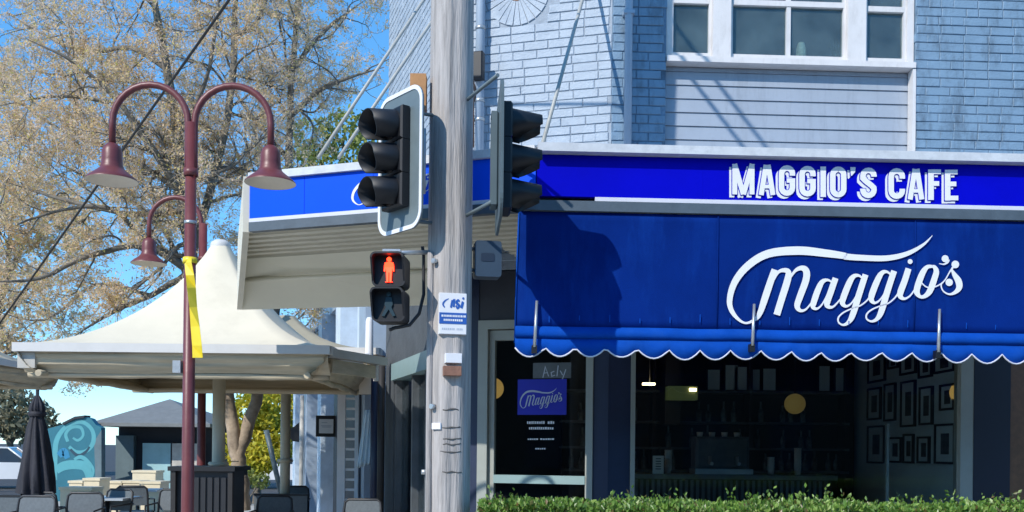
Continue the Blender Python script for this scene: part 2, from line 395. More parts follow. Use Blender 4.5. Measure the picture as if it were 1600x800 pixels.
lay(FC, sC0 + .005, 0, T0 + .08, TTOP, 'brick_pale', lambda s, t: math.hypot(s - ARCH[0], t - ARCH[1]) < AR1 + .02)
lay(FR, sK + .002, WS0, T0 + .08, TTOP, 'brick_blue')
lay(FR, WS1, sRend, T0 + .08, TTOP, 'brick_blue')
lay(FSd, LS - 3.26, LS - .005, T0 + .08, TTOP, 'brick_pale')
# radial bricks of the round vent
NV = 26; vous = []
for i in range(NV):
    a0, a1 = 2 * math.pi * (i + .06) / NV, 2 * math.pi * (i + .94) / NV
    q = [(ARCH[0] + r * math.cos(a), ARCH[1] + r * math.sin(a)) for r, a in ((AR0, a0), (AR1, a0), (AR1, a1), (AR0, a1))]
    vous.append(q)
def bshow(b):
    F, s0, s1, t0, t1, mk = b
    c = F.p((s0 + s1) / 2, (t0 + t1) / 2); x, y = proj(c)
    x0 = proj(F.p(s0, t0))[0]; x1 = proj(F.p(s1, t0))[0]
    vis = (-5 < x < 1605) and (-6 < y < 250) and not (664 < x < 740) and not (F is FSd)
    return abs(x1 - x0) * 14 if vis else 0
bricks.sort(key=bshow, reverse=True)
mesh_cache = {}
rest = {'brick_pale': MB(), 'brick_blue': MB()}
nb = 0
for b in bricks:
    F, s0, s1, t0, t1, mk = b
    j = .0042; d = random.uniform(-.002, .003)
    if nb < 286 and bshow(b) > 40:
        nb += 1
        L = round((s1 - s0) / .03) * .03; var = random.randrange(3); key = (id(F), L, var, mk)
        if key not in mesh_cache:
            m_ = MB(); dx = random.uniform(-.003, .003)
            x0, x1, h = -(s1 - s0) / 2 + j, (s1 - s0) / 2 - j, PT / 2 - j
            # local brick: x along wall, z up, -y outwards
            A = Frame(0, 0, 1, 0); B = Frame(0, 0, F.x.x, F.x.y)
            q = m_.bbox(B, x0, x1, -h, h, -.03, 0, .0045)
            for v in m_.v[4:]: v += B.n * random.uniform(-.0015, .0015) + V(0, 0, random.uniform(-.0015, .0015))
            mesh_cache[key] = m_.mesh('brick', M[mk])
        o = bpy.data.objects.new('brick', mesh_cache[key]); COL.objects.link(o)
        o.parent = cafe; o.location = F.p((s0 + s1) / 2, (t0 + t1) / 2, d) - wloc(cafe)
        o.rotation_euler = (0, random.uniform(-.006, .006), 0)
    else:
        rest[mk].bbox(F, s0 + j, s1 - j, t0 + j, t1 - j, -.03, d, .0045)
for q in vous[:]:
    m_ = MB().prism(FC, q, -.03, random.uniform(0, .006)); m_.build('radial_brick', M['brick_pale'], cafe)
rest['brick_pale'].build('brickwork', M['brick_pale'], cafe, kind='stuff')
rest['brick_blue'].build('brickwork', M['brick_blue'], cafe, kind='stuff')
MB().prism(FC, circ(ARCH[0], ARCH[1], AR0 - .004, 20), -.02, .002).build('round_vent', M['rust'], cafe)
# roof slab, first floor slab, dark upper room
m_ = MB(); plan = [(CRN.x, CRN.y), (K.x, K.y), (FR.p(sRend, 0).x, FR.p(sRend, 0).y), (6.6, 13), (-1.7, 12.4)]
ctr = V(2.2, 10.8, 0)
ins = lambda k: [tuple((V(x, y, 0) * (1 - k) + ctr * k).to_2d()) for x, y in plan]
m_.slab(ins(-.03), TTOP, TTOP + .25); m_.build('roof', M['shed_roof'], cafe)
MB().slab(ins(.10), 3.33, 3.50).build('floor_slab', M['int_dark'], cafe)
m_ = MB(); m_.fbox(FR, sK - .8, sRend, 3.5, TTOP, -2.6, -2.5); m_.fbox(FR, sRend - .12, sRend - .02, 3.5, TTOP, -2.5, -.31); m_.fbox(FR, sK - .7, sK - .6, 3.5, TTOP, -2.5, -.5)
m_.build('upper_room_wall', M['int_mid'], cafe)
m_ = MB(); m_.box(-1.6, 6.5, 12.9, 13.1, 0, TTOP); m_.box(6.35, 6.5, 9.3, 12.9, 0, TTOP); m_.fbox(FSd, LS - 3.26, LS - 3.1, T0, TTOP, -2, -.29)
m_.build('rear_wall', M['mortar_blue'], cafe)
# weatherboard panel: recessed .11
RC = -.095
tb = [FR.t(1235, y, RC) for y in (240, 218, 196, 174, 152, 130, 107)]
zs = 3.36
for i in range(18):
    z0, z1 = zs + i * .128, zs + (i + 1) * .128
    if z0 > PANEL_T1 - .02: break
    z1 = min(z1, PANEL_T1 - .01)
    m_ = MB(); q = [FR.p(s, t, n) for (t, nn) in ((z0 + .004, (RC, RC - .03)), (z1, (RC - .012, RC - .03))) for s, n in ((WS0, nn[0]), (WS1, nn[0]), (WS1, nn[1]), (WS0, nn[1]))]
    m_.hexa(q); m_.build('weatherboard', M['board'], cafe)
MB().fbox(FR, WS1 - .03, WS1, T0, PANEL_T1 - .01, RC + .004, .012).build('corner_trim', M['white'], cafe)
MB().fbox(FR, WS0, WS1, 3.3, 5.25, RC - .06, RC - .032).build('panel_backing', M['mortar_blue'], cafe)
# upper window
win = MB()
SILL0, SILL1 = PANEL_T1 - .004, FR.t(1235, 93)
win.fbox(FR, WS0 + .005, WS1 - .005, SILL0, SILL1, -.2, .022)
upw = win.build('upper_window', M['white'], cafe)
nW0, nW1 = -.12, -.03
def fx(px): return FR.s(px, 60, -.05)
zt = lambda py: FR.t(1235, py, -.05)
Ztop = 7.28
def upbar(a, b, z0, z1, n0=nW0, n1=nW1, name='window_frame'): MB().fbox(FR, a, b, z0, z1, n0, n1).build(name, M['white'], upw)
upbar(WS0 + .006, fx(1047), SILL1, Ztop); upbar(fx(1112), fx(1140), SILL1, Ztop, n1=.0); upbar(fx(1322), fx(1350), SILL1, Ztop, n1=.0); upbar(fx(1416), WS1 - .006, SILL1, Ztop)
panes = [(1047, 1112, 84), (1140, 1322, 83), (1350, 1416, 96)]
for k, (a, b, yb) in enumerate(panes):
    A, B = fx(a) + .001, fx(b) - .001; w = .028
    zb = SILL1 + .001; Z = Ztop - .002
    zr = zt(7 if k < 2 else 11)
    fr = MB(); fr.fbox(FR, A, B, zb, zb + .055, -.10, -.045); fr.fbox(FR, A, A + w, zb + .055, Z, -.10, -.047); fr.fbox(FR, B - w, B, zb + .055, Z, -.10, -.047)
    fr.fbox(FR, A + w, B - w, zr - .02, zr + .03, -.10, -.043); fr.fbox(FR, A + w, B - w, Z - .04, Z, -.10, -.045)
    if k == 1: c = fx(1232); fr.fbox(FR, c - .02, c + .02, zb + .055, zr - .02, -.095, -.05); fr.fbox(FR, c - .02, c + .02, zr + .03, Z - .04, -.095, -.05)
    fr.build('sash', M['white'], upw)
    MB().fbox(FR, A + w * .5, B - w * .5, zb + .03, Z - .02, -.083, -.078).build('pane', M['glass_up'], upw)
# downpipes
m_ = MB(); x, z = FR.hit(980, 110); m_.tube([FR.p(x, 3.5, .06), FR.p(x, TTOP, .06)], .036, 14)
m_.build('downpipe', M['pipe'], cafe)
for zz in (4.35, 5.6): MB().fbox(FR, x - .05, x + .05, zz, zz + .03, 0.005, .10).build('pipe_bracket', M['pipe'], cafe)
sP = FC.s(750, 110, .08)
m_ = MB(); m_.tube([FC.p(sP, 3.85, .08), FC.p(sP, TTOP, .08)], .043, 14); m_.build('downpipe', M['pipe'], cafe)
for py in (47, 160, 190):
    zz = FC.t(750, py, .08); MB().lathe([(.05, 0), (.05, .03)], FC.p(sP, zz, .08), 14).build('pipe_collar', M['steel'], cafe)
# ---- ground floor
gf = MB()
dL, dR, dT = FC.s(747, 620), FC.s(927, 620), FC.t(800, 500)
gf.fbox(FC, sC0, dL, 0.1, T0 - .01, -.25, 0); gf.build('corner_pier', M['navy'], cafe)
MB().fbox(FC, dL, dR, dT, T0 - .01, -.25, -.01).build('door_lintel', M['charcoal'], cafe)
wL, wR, wT, wB = FR.s(985, 650), FR.s(1521, 650), 3.12, .62
MB().fbox(FC, dR, .0, 0.1, T0 - .012, -.25, .003).build('navy_pier', M['navy'], cafe)
MB().fbox(FR, sK, wL, .1, T0 - .012, -.25, .0).build('navy_pier', M['navy'], cafe)
m_ = MB(); m_.fbox(FR, wR, FR.s(1578, 650), .1, T0 - .012, -.25, .01); m_.build('navy_pier', M['navy_deep'], cafe)
MB().fbox(FR, FR.s(1578, 650), sRend, .1, T0 - .012, -.28, -.02).build('tiled_wall', M['brown_tile'], cafe)
MB().fbox(FR, wL, wR, wT, T0 - .012, -.25, -.005).build('window_lintel', M['charcoal'], cafe)
MB().fbox(FR, wL, wR, .1, wB, -.25, -.004).build('stall_riser', M['navy'], cafe)
# door
door = MB(); door.fbox(FC, dL, FC.s(762, 620), .12, dT, -.14, .02); door.fbox(FC, FC.s(918, 620), dR, .12, dT, -.14, .02)
door.fbox(FC, FC.s(762, 620), FC.s(918, 620), FC.t(830, 513), dT, -.14, .02)
dr = door.build('glass_door', M['frame'], cafe)
iL, iR = FC.s(762, 620) + .003, FC.s(918, 620) - .003; iT = FC.t(830, 514) - .003
m_ = MB(); w = .055
m_.fbox(FC, iL, iL + w, .14, iT, -.10, -.03); m_.fbox(FC, iR - .02, iR, .14, iT, -.10, -.03); m_.fbox(FC, iL + w, iR - .02, FC.t(830, 530), iT, -.10, -.03)
m_.fbox(FC, iL + w, iR - .02, .14, .4, -.10, -.03); m_.build('door_frame', M['frame'], dr)
MB().fbox(FC, iL + w, iR - .02, FC.t(840, 756), FC.t(840, 743), -.11, -.02).build('mid_rail', M['teal_frame'], dr)
MB().fbox(FC, iL + w, iR - .02, .4, FC.t(830, 530), -.075, -.069).build('pane', M['glass'], dr)
# shop window
sw = MB(); sw.fbox(FR, wL + .001, FR.s(992, 650), wB, wT, -.13, .02); sw.fbox(FR, FR.s(1501, 650), wR - .001, wB, wT, -.13, .005)
sw.fbox(FR, FR.s(992, 650), FR.s(1501, 650), wB, wB + .07, -.13, .02); sw.fbox(FR, FR.s(992, 650), FR.s(1501, 650), wT - .07, wT, -.13, .02)
shopw = sw.build('shop_window', M['frame'], cafe)
MB().fbox(FR, FR.s(992, 650) - .01, FR.s(1501, 650) + .01, wB + .05, wT - .05, -.075, -.067).build('pane', M['glass'], shopw)
MB().fbox(FR, FR.s(1391, 735), FR.s(1391, 735) + .025, wB + .07, FR.t(1391, 662), -.12, -.08).build('window_bar', M['frame'], shopw)
# interior shell
IX = 4.36; IY = 12.25
MB().slab([(-.45, 9.5), (.95, 9.16), (IX + .1, 9.3), (IX + .1, IY + .1), (-1.2, IY + .1)], .1, .16).build('interior_floor', M['int_floor'], cafe)
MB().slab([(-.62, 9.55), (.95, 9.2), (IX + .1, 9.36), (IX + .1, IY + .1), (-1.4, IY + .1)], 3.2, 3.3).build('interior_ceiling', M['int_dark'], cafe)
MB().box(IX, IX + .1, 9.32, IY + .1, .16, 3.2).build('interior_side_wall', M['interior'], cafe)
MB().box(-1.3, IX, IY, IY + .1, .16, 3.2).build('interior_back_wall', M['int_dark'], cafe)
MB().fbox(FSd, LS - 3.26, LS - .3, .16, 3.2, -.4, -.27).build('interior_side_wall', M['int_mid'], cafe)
# side street face, ground floor
m_ = MB()
s_in = lambda d: LS - (d - 9.3) * math.hypot(.33, 1)
m_.fbox(FSd, LS - 3.26, s_in(9.3) - .005, 2.62, T0 - .01, -.25, -.002)
m_.fbox(FSd, s_in(9.62), s_in(9.3) - .005, .1, 2.62, -.25, -.002); m_.fbox(FSd, LS - 3.26, s_in(11.9), .1, 2.62, -.25, -.002)
m_.build('side_wall', M['navy_side'], cafe)
m_ = MB(); m_.fbox(FSd, s_in(11.9), s_in(9.62), 2.42, 2.62, -.2, .03); m_.build('side_transom', M['teal_frame'], cafe)
m_ = MB()
for d in (9.66, 10.3, 10.95, 11.85): m_.fbox(FSd, s_in(d) - .035, s_in(d) + .035, .12, 2.42, -.15, -.02)
sdf = m_.build('side_shopfront', M['navy_side'], cafe)
MB().fbox(FSd, s_in(11.85), s_in(9.66), .15, 2.42, -.1, -.094).build('pane', M['glass'], sdf)
MB().fbox(FSd, s_in(10.55), s_in(10.4), 1.75, 2.0, -.09, -.085).build('notice', M['paper'], sdf)

# ------------------------------------------------------------------ street canopy
can = thing('street_canopy', 'flat canopy wrapping the cafe corner with royal blue fascia lettered MAGGIO\'S CAFE', 'canopy', (0, 8, 3.3))
zC1, zC0, zB1, zB0 = 3.775, 3.715, 3.70, 3.415        # cap top/bottom, blue top/bottom
zW0, zG0 = 3.385, 3.31
sLe = FL.s(390, 330); sRe = 5.2
EX = FL.p(sLe, 0)
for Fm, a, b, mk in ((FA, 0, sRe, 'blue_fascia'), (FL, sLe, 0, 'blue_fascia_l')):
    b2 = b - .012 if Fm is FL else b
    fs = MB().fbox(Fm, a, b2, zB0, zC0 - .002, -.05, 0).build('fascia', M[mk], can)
    if Fm is FA: fasR = fs
    else: fasL = fs
    c = MB(); c.fbox(Fm, a, b2, zC0, zC1, -.25, .085 if Fm is FA else .03); c.build('fascia_cap', M['cap'], can)
    for k_ in range(1, 4):
        sj = a + (b2 - a) * k_ / 4 - .1; MB().fbox(Fm, sj - .0015, sj + .0015, zB0, zC0 - .004, -.01, .0012).build('panel_joint', M['blue_fascia'], fs)
    MB().fbox(Fm, a + (.42 if Fm is FA else 0), b2, zW0, zB0 - .001, -.05, .004).build('trim_line', M['trim'], can)
    MB().fbox(Fm, a - (.10 if Fm is FA else 0), b2 - (0 if Fm is FA else .10), zG0, zW0 - .002, -.05, .012).build('drip_edge', M['grey_strip'], can)
# dark rounded corner piece
m_ = MB(); pts = [FL.p(-.13, 0, .01), FL.p(-.01, 0, .03), FA.p(.02, 0, .032), FA.p(.16, 0, .012)]
m_.fbox(FA, -.12, .0, zG0 + .001, zG0 + .09, -.02, .02); m_.build('corner_bracket', M['grey_strip'], can)
# left end board
EL = V(-2.66, 9.42, 0)
Fe = Frame(EX.x, EX.y, EL.x - EX.x, EL.y - EX.y)
le = (EL - EX).length
m_ = MB()
m_.add([Fe.p(0.02, zG0, 0), Fe.p(le, 2.93, 0), Fe.p(le, 3.6, 0), Fe.p(.02, zC1 - .02, 0), Fe.p(0.02, zG0, -.05), Fe.p(le, 2.93, -.05), Fe.p(le, 3.6, -.05), Fe.p(.02, zC1 - .02, -.05)],
       [(0, 3, 2, 1), (4, 5, 6, 7), (0, 1, 5, 4), (1, 2, 6, 5), (2, 3, 7, 6), (3, 0, 4, 7)])
m_.build('end_board', M['soffit'], can)
# corrugated soffit: ridges parallel to the splay fascia
cor = MB(); pitch = .155; nn = -.06; k = 0
def nlim(s):   # how deep the corrugated sheet runs at this s
    return -1.06 if s < -.72 else -2.02
prof = []
for i in range(14):
    n0 = nn - i * pitch
    prof += [(n0, 0), (n0 - .075, 0), (n0 - .085, .075), (n0 - .145, .075)]
def edge_s(n):          # where the left end board stands at depth n behind the fascia
    k = (n) / Fe.x.dot(FL.n); return sLe + k * Fe.x.dot(FL.x) - .012
def sweep(s0, s1, nmin, nmax=0):
    pr = [q for q in prof if nmin - .001 <= q[0] <= nmax]; bb = []; fs = []
    for (n, h) in pr: bb += [FL.p(edge_s(n) if s0 is None else s0, zG0 + .02 + h, n), FL.p(s1, zG0 + .02 + h, n)]
    for i in range(len(pr) - 1): fs.append((2 * i, 2 * i + 1, 2 * i + 3, 2 * i + 2))
    cor.add(bb, fs)
sweep(None, -.72, -1.06); sweep(-.72, -.05, -2.1); sweep(-.05, .62, -2.1, -.40)
cor.build('corrugated_soffit', M['soffit'], can)
# smooth sloping ceiling at the side street end
sm = MB(); q0a, q0b = FL.p(edge_s(-1.0), 3.322, -1.0), FL.p(-.66, 3.322, -1.0)
q1a = V(-2.66, 9.42, 2.93); q1b = V(-.66, 9.3, 2.98)
sm.add([q0a, q0b, q1b, q1a, q0a + V(0, 0, .04), q0b + V(0, 0, .04), q1b + V(0, 0, .04), q1a + V(0, 0, .04)], [(0, 3, 2, 1), (4, 5, 6, 7), (0, 1, 5, 4), (1, 2, 6, 5), (2, 3, 7, 6), (3, 0, 4, 7)])
sm.build('smooth_soffit', M['soffit_smooth'], can)
m_ = MB(); a = (q0a + q1a) / 2 * 1.0; m_.tube([q0a * .62 + q1a * .38 + V(.03, 0, -.008), q0b * .62 + q1b * .38 + V(0, 0, -.008)], .02, 8); m_.build('ceiling_batten', M['soffit_smooth'], can)
m_ = MB(); pl = [(FA.p(0, 0, -.055).x, FA.p(0, 0, -.055).y), (FA.p(sRe, 0, -.055).x, FA.p(sRe, 0, -.055).y), (FR.p(5.2, 0, .02).x, FR.p(5.2, 0, .02).y), (K.x, K.y - .02)]
m_.slab(pl, zG0 + .03, zG0 + .06); m_.build('street_soffit', M['soffit'], can)
m_ = MB(); rp = [FL.p(sLe + .03, 0, -.26), FL.p(0, 0, -.26), FA.p(0, 0, -.26), FA.p(sRe, 0, -.26), FR.p(5.2, 0, .015), K + V(0, -.015, 0), CRN + V(-.02, -.02, 0), V(-.66, 9.3, 0), EL + V(.02, -.06, 0)]
m_.slab([(q.x, q.y) for q in rp], 3.60, 3.63); m_.build('canopy_roof', M['cap'], can)
# stay rods
def rod(a, b, r=.018, nm='stay_rod'): MB().tube([a, b], r, 8).build(nm, M['rod'], can)
def on(Fm, px, py, n=0): s, t = Fm.hit(px, py, n); return Fm.p(s, t, n)
rod(on(FL, 497, 247, -.15), on(FC, 726, -96, .01), .015); rod(on(FL, 529, 247, -.15), on(FC, 742, -65, .01), .015)
rod(on(FA, 847, 228, -.12), on(FC, 925, -55, .01), .015)
# ---------------- lettering MAGGIO'S CAFE
def rrect(x0, x1, y0, y1, r, n=5, start=0):
    p = []
    for cx, cy, a in ((x1 - r, y1 - r, 0), (x0 + r, y1 - r, 90), (x0 + r, y0 + r, 180), (x1 - r, y0 + r, 270)):
        for i in range(n + 1): g_ = math.radians(a + 90 * i / n); p.append((cx + r * math.cos(g_), cy + r * math.sin(g_)))
    return p
def strip(pts, w, closed=False):
    """offset a polyline into quads; w scalar or list"""
    n = len(pts); w = w if hasattr(w, '__len__') else [w] * n
    Ls, Rs = [], []
    for i in range(n):
        if closed: a, b = pts[i - 1], pts[(i + 1) % n]
        else: a, b = pts[max(i - 1, 0)], pts[min(i + 1, n - 1)]
        dx, dy = b[0] - a[0], b[1] - a[1]; l = math.hypot(dx, dy) or 1; nx, ny = -dy / l, dx / l
        k = 1.0
        if 0 < i < n - 1 or closed:
            p0, p1, p2 = pts[i - 1], pts[i], pts[(i + 1) % n]
            l1 = math.hypot(p1[0] - p0[0], p1[1] - p0[1]) or 1; e1 = (-(p1[1] - p0[1]) / l1, (p1[0] - p0[0]) / l1)
            k = min(1 / max(.35, nx * e1[0] + ny * e1[1]), 2.2)
        Ls.append((pts[i][0] + nx * w[i] / 2 * k, pts[i][1] + ny * w[i] / 2 * k)); Rs.append((pts[i][0] - nx * w[i] / 2 * k, pts[i][1] - ny * w[i] / 2 * k))
    q = []
    for i in range(n if closed else n - 1):
        j = (i + 1) % n; q.append([Ls[i], Rs[i], Rs[j], Ls[j]])
    return q
def glyph(ch, W_, H, t):
    """list of (polyline, closed) in a W x H box; t = stroke width"""
    h = t / 2
    if ch == 'M': return [([(h, 0), (h, H)], 0), ([(W_ - h, 0), (W_ - h, H)], 0), ([(h * .9, H), (W_ / 2, 0)], 0), ([(W_ - h * .9, H), (W_ / 2, 0)], 0)]
    if ch == 'A': return [([(h, 0), (W_ / 2 - h * .4, H)], 0), ([(W_ - h, 0), (W_ / 2 + h * .4, H)], 0), ([(h + W_ * .12, H * .28), (W_ - h - W_ * .12, H * .28)], 0)]
    if ch == 'I': return [([(W_ / 2, 0), (W_ / 2, H)], 0)]
    if ch == 'E': return [([(h, 0), (h, H)], 0), ([(h, h * .9), (W_, h * .9)], 0), ([(h, H - h * .8), (W_ * .95, H - h * .8)], 0), ([(h, H * .54), (W_ * .85, H * .54)], 0)]
    if ch == 'F': return [([(h, 0), (h, H)], 0), ([(h, H - h * .8), (W_, H - h * .8)], 0), ([(h, H * .54), (W_ * .86, H * .54)], 0)]
    r = W_ / 2 - h
    if ch == 'O': return [(rrect(h, W_ - h, h, H - h, r - .01), 1)]
    if ch in 'CG':
        cx = W_ / 2
        p = [(cx + r, H * .66), (cx + r, H - h - r)] + [(cx + r * math.cos(a), H - h - r + r * math.sin(a)) for a in [math.pi * i / 8 for i in range(1, 9)]]
        p += [(cx - r, h + r)] + [(cx + r * math.cos(a), h + r + r * math.sin(a)) for a in [math.pi + math.pi * i / 8 for i in range(1, 9)]]
        if ch == 'C': p += [(cx + r, H * .33)]; return [(p, 0)]
        p += [(cx + r, H * .55)]; return [(p, 0), ([(cx - .5, H * .50), (cx + r + h, H * .50)], 0)]
    if ch == 'S':
        cx = W_ / 2
        p = [(cx + r, H * .70), (cx + r, H - h - r)] + [(cx + r * math.cos(a), H - h - r + r * math.sin(a)) for a in [math.pi * i / 8 for i in range(1, 9)]]
        p += [(cx - r, H * .66), (cx - r * .5, H * .56), (cx + r * .5, H * .42), (cx + r, H * .33), (cx + r, h + r)]
        p += [(cx + r * math.cos(a), h + r + r * math.sin(a)) for a in [-math.pi * i / 8 for i in range(1, 9)]] + [(cx - r, H * .31)]
        return [(p, 0)]
    if ch == "'": return [([(W_ / 2, H), (W_ / 2, H * .86), (W_ / 2 - 2.5, H * .72)], 0)]
    return []
def letter_mesh(F, ch, px0, px1, pyt, pyb, t, grow, off, nlev, mat, parent, n0=0.0):
    m_ = MB(); W_, H = px1 - px0, pyb - pyt; eps = 0
    tt = t + 2 * grow
    for pts, closed in glyph(ch, W_, H, t):
        wd = tt
        if ch == "'": wd = [W_ + 2 * grow, W_ * .9 + 2 * grow, 1.5 + 2 * grow]
        if ch in 'EF' and pts[0][1] == pts[1][1]: wd = t * .82 + 2 * grow
        if ch == 'G' and len(pts) == 2: wd = t * .8 + 2 * grow
        if ch == 'A' and pts[0][1] == pts[1][1]: wd = t * .7 + 2 * grow
        if grow and not closed and len(pts) >= 2:
            pts = list(pts)
            for e, k in ((0, 1), (-1, -2)):
                d = (pts[e][0] - pts[k][0], pts[e][1] - pts[k][1]); l = math.hypot(*d) or 1
                pts[e] = (pts[e][0] + d[0] / l * grow, pts[e][1] + d[1] / l * grow)
        for quad in strip(pts, wd, closed):
            q = []
            for x, y in quad: s, z = F.hit(px0 + off[0] + x, pyb + off[1] - y, n0); q.append(F.p(s, z, n0 + nlev + eps))
            m_.add(q, [(0, 1, 2, 3)])
        eps += .0003
    # flip if needed so faces look outwards
    return m_.build('letter', mat, parent)
LET = [('M', 1143.5, 1178.1, 257, 304.4), ('A', 1184.6, 1210.8, 258.3, 305.4), ('G', 1216, 1241.6, 259, 306.6), ('G', 1248, 1273.7, 260, 307.6), ('I', 1280.8, 1289.7, 261, 308.4),
       ('O', 1296, 1321.6, 261, 309), ("'", 1327.6, 1335.6, 262, 309), ('S', 1343, 1368.8, 262.5, 310.2), ('C', 1387, 1413, 263.6, 311.4), ('A', 1417, 1443, 264.7, 312.3), ('F', 1449, 1469, 265.6, 313), ('E', 1475, 1496, 266, 314)]
for ch, a, b, y0, y1 in LET:
    t = 8.6 if ch in "IGOSC" else (8.8 if ch in 'EF' else 7.8)
    letter_mesh(FA, ch, a, b, y0, y1, t, 0, (-4.2, 4.2), .004, M['sign_white'], fasR)
    letter_mesh(FA, ch, a, b, y0, y1, t, 1.1, (0, 0), .008, M['blue_fascia'], fasR)
    letter_mesh(FA, ch, a, b, y0, y1, t, 0, (0, 0), .012, M['sign_white'], fasR)
# ---------------- script logo (strokes: points with widths), coordinates in photo pixels
def z7(l): return [(1120 + a / 4.705, 350 + b / 4.705, w / 4.705) for a, b, w in l]
def z8(l): return [(1310 + a / 4.705, 350 + b / 4.705, w / 4.705) for a, b, w in l]
LOGO = [z7([(425, 335, 46), (392, 430, 50), (352, 550, 50), (318, 650, 40), (285, 698, 26), (205, 728, 15), (125, 665, 30), (93, 570, 40), (130, 430, 48), (230, 305, 54), (380, 218, 58), (600, 196, 62), (800, 215, 56), (930, 233, 48)]) +
        z8([(60, 240, 46), (160, 248, 43), (350, 252, 41), (500, 220, 34), (620, 155, 20), (690, 85, 4)]),
        z7([(415, 420, 10), (448, 358, 20), (488, 340, 30), (524, 352, 40), (520, 410, 50), (470, 570, 50), (440, 668, 50)]),
        z7([(530, 410, 12), (575, 345, 22), (622, 324, 36), (656, 345, 48), (655, 410, 50), (612, 530, 48), (590, 600, 42), (610, 635, 26), (650, 630, 15), (690, 585, 11), (715, 540, 10)]),
        z7([(848, 430, 10), (815, 412, 18), (775, 425, 34), (745, 480, 44), (712, 575, 44), (708, 612, 32), (738, 622, 16), (780, 580, 11), (840, 460, 10)]),
        z7([(872, 398, 44), (840, 490, 46), (810, 580, 44), (820, 608, 30), (855, 608, 15), (905, 555, 10), (925, 520, 9)]),
        z8([(180, 405, 10), (150, 380, 18), (112, 385, 32), (80, 430, 44), (36, 540, 46), (30, 585, 36), (60, 605, 18), (105, 570, 11), (160, 470, 10)]),
        z8([(198, 372, 44), (150, 520, 46), (105, 665, 44), (75, 720, 30), (35, 742, 16), (2, 725, 12), (-2, 690, 12), (30, 655, 11), (90, 625, 10), (160, 600, 10), (215, 555, 11), (245, 500, 11)]),
        z8([(390, 380, 10), (358, 353, 18), (322, 358, 32), (290, 405, 44), (246, 515, 46), (242, 560, 36), (270, 580, 18), (315, 545, 11), (370, 445, 10)]),
        z8([(408, 345, 44), (360, 490, 46), (315, 640, 44), (285, 695, 30), (245, 716, 16), (208, 700, 12), (206, 665, 12), (240, 632, 11), (300, 605, 10), (365, 583, 10), (420, 535, 11), (455, 475, 11)]),
        z8([(514, 328, 44), (485, 420, 46), (455, 500, 46), (456, 535, 36), (485, 550, 18), (525, 528, 12), (560, 480, 10)]),
        z8([(690, 312, 20), (650, 318, 30), (615, 365, 44), (580, 460, 46), (576, 505, 42), (600, 535, 24), (635, 530, 30), (672, 490, 44), (705, 400, 44), (718, 350, 40), (705, 318, 28), (690, 312, 20)]),
        z8([(598, 395, 9), (612, 435, 9), (655, 467, 9), (715, 460, 9), (775, 420, 9), (815, 355, 10), (850, 305, 18)]),
        z8([(830, 335, 12), (852, 375, 34), (880, 420, 48), (886, 465, 44), (860, 500, 28), (815, 517, 14), (770, 495, 10), (753, 450, 10), (775, 420, 9)]),
        z8([(806, 262, 20), (800, 280, 18), (775, 296, 11), (738, 292, 5)])]
DOTS = [(z8([(525, 277, 18)])[0]), (z8([(857, 298, 28)])[0]), (z8([(812, 430, 27)])[0]), (z8([(782, 256, 26)])[0])]
def smooth_pts(pts, k=5):
    out = []; n = len(pts)
    for i in range(n - 1):
        p0, p1, p2, p3 = pts[max(i - 1, 0)], pts[i], pts[i + 1], pts[min(i + 2, n - 1)]
        for j in range(k):
            u = j / k
            out.append(tuple(.5 * (2 * b + (c - a) * u + (2 * a - 5 * b + 4 * c - d) * u * u + (3 * b - a - 3 * c + d) * u ** 3) for a, b, c, d in zip(p0, p1, p2, p3)))
    out.append(pts[-1]); return out
def logo(mapf, parent, mat, name='script_lettering'):
    m_ = MB(); e = 0
    for st in LOGO:
        sp = smooth_pts(st); wd = [max(q[2], .5) for q in sp]
        for quad in strip([(q[0], q[1]) for q in sp], wd): m_.add([mapf(x, y, e) for x, y in quad], [(0, 3, 2, 1)])
        e += .0002
    for x, y, r in DOTS:
        m_.add([mapf(x + r * math.cos(a), y + r * math.sin(a), e) for a in [2 * math.pi * i / 18 for i in range(18)]], [list(range(18))[::-1]]); e += .0002
    return m_.build(name, mat, parent)
# logo on the splay fascia
def map_left(x, y, e):
    px, py = 549 + (x - 1135) * .42, 278 + (y - 385) * .36 - (x - 1135) * .42 * .075
    px, py = px, py
    s, t = FL.hit(px, py); return FL.p(s, t, .004 + e)
logo(map_left, fasL, M['sign_white'])

# ------------------------------------------------------------------ drop awning
awn = thing('drop_awning', 'royal blue canvas drop awning with white script Maggio\'s and scalloped white-edged valance', 'awning', (2.5, 7.0, 2.3))
FB = Frame(FA.p(0, 0, -.012).x, FA.p(0, 0, -.012).y, 1, .045)
bs0 = FB.s(811, 400); bs1 = 5.15
zt0, zb0 = zG0 - .004, 2.475
rnd = lambda s, z: .016 * noise.noise(V(s * 1.1, z * 1.5, 3)) + .004 * noise.noise(V(s * 4, z * 2, 9))
m_ = MB(); NS, NZ = 80, 14; idx = []
for i in range(NS + 1):
    s = bs0 + (bs1 - bs0) * i / NS
    for j in range(NZ + 1):
        z = zt0 + (zb0 - zt0) * j / NZ
        m_.v.append(FB.p(s - .022 * (j / NZ) * (1 - i / NS), z, rnd(s, z) * math.sin(math.pi * min(1, (j + .3) / NZ))))
for i in range(NS):
    for j in range(NZ):
        a = i * (NZ + 1) + j; m_.f.append([a, a + 1, a + NZ + 2, a + NZ + 1]); m_.sm.append(True); m_.att.append(.5)
fab = m_.build('blind_fabric', M['blind'], awn)
md = fab.modifiers.new('thickness', 'SOLIDIFY'); md.thickness = .003; md.offset = -1
def map_blind(x, y, e):
    s, t = FB.hit(x, y, .012); return FB.p(s, t, .014 + e)
logo(map_blind, fab, M['sign_white'])
m_ = MB(); i = 0
ss = bs0 + .22
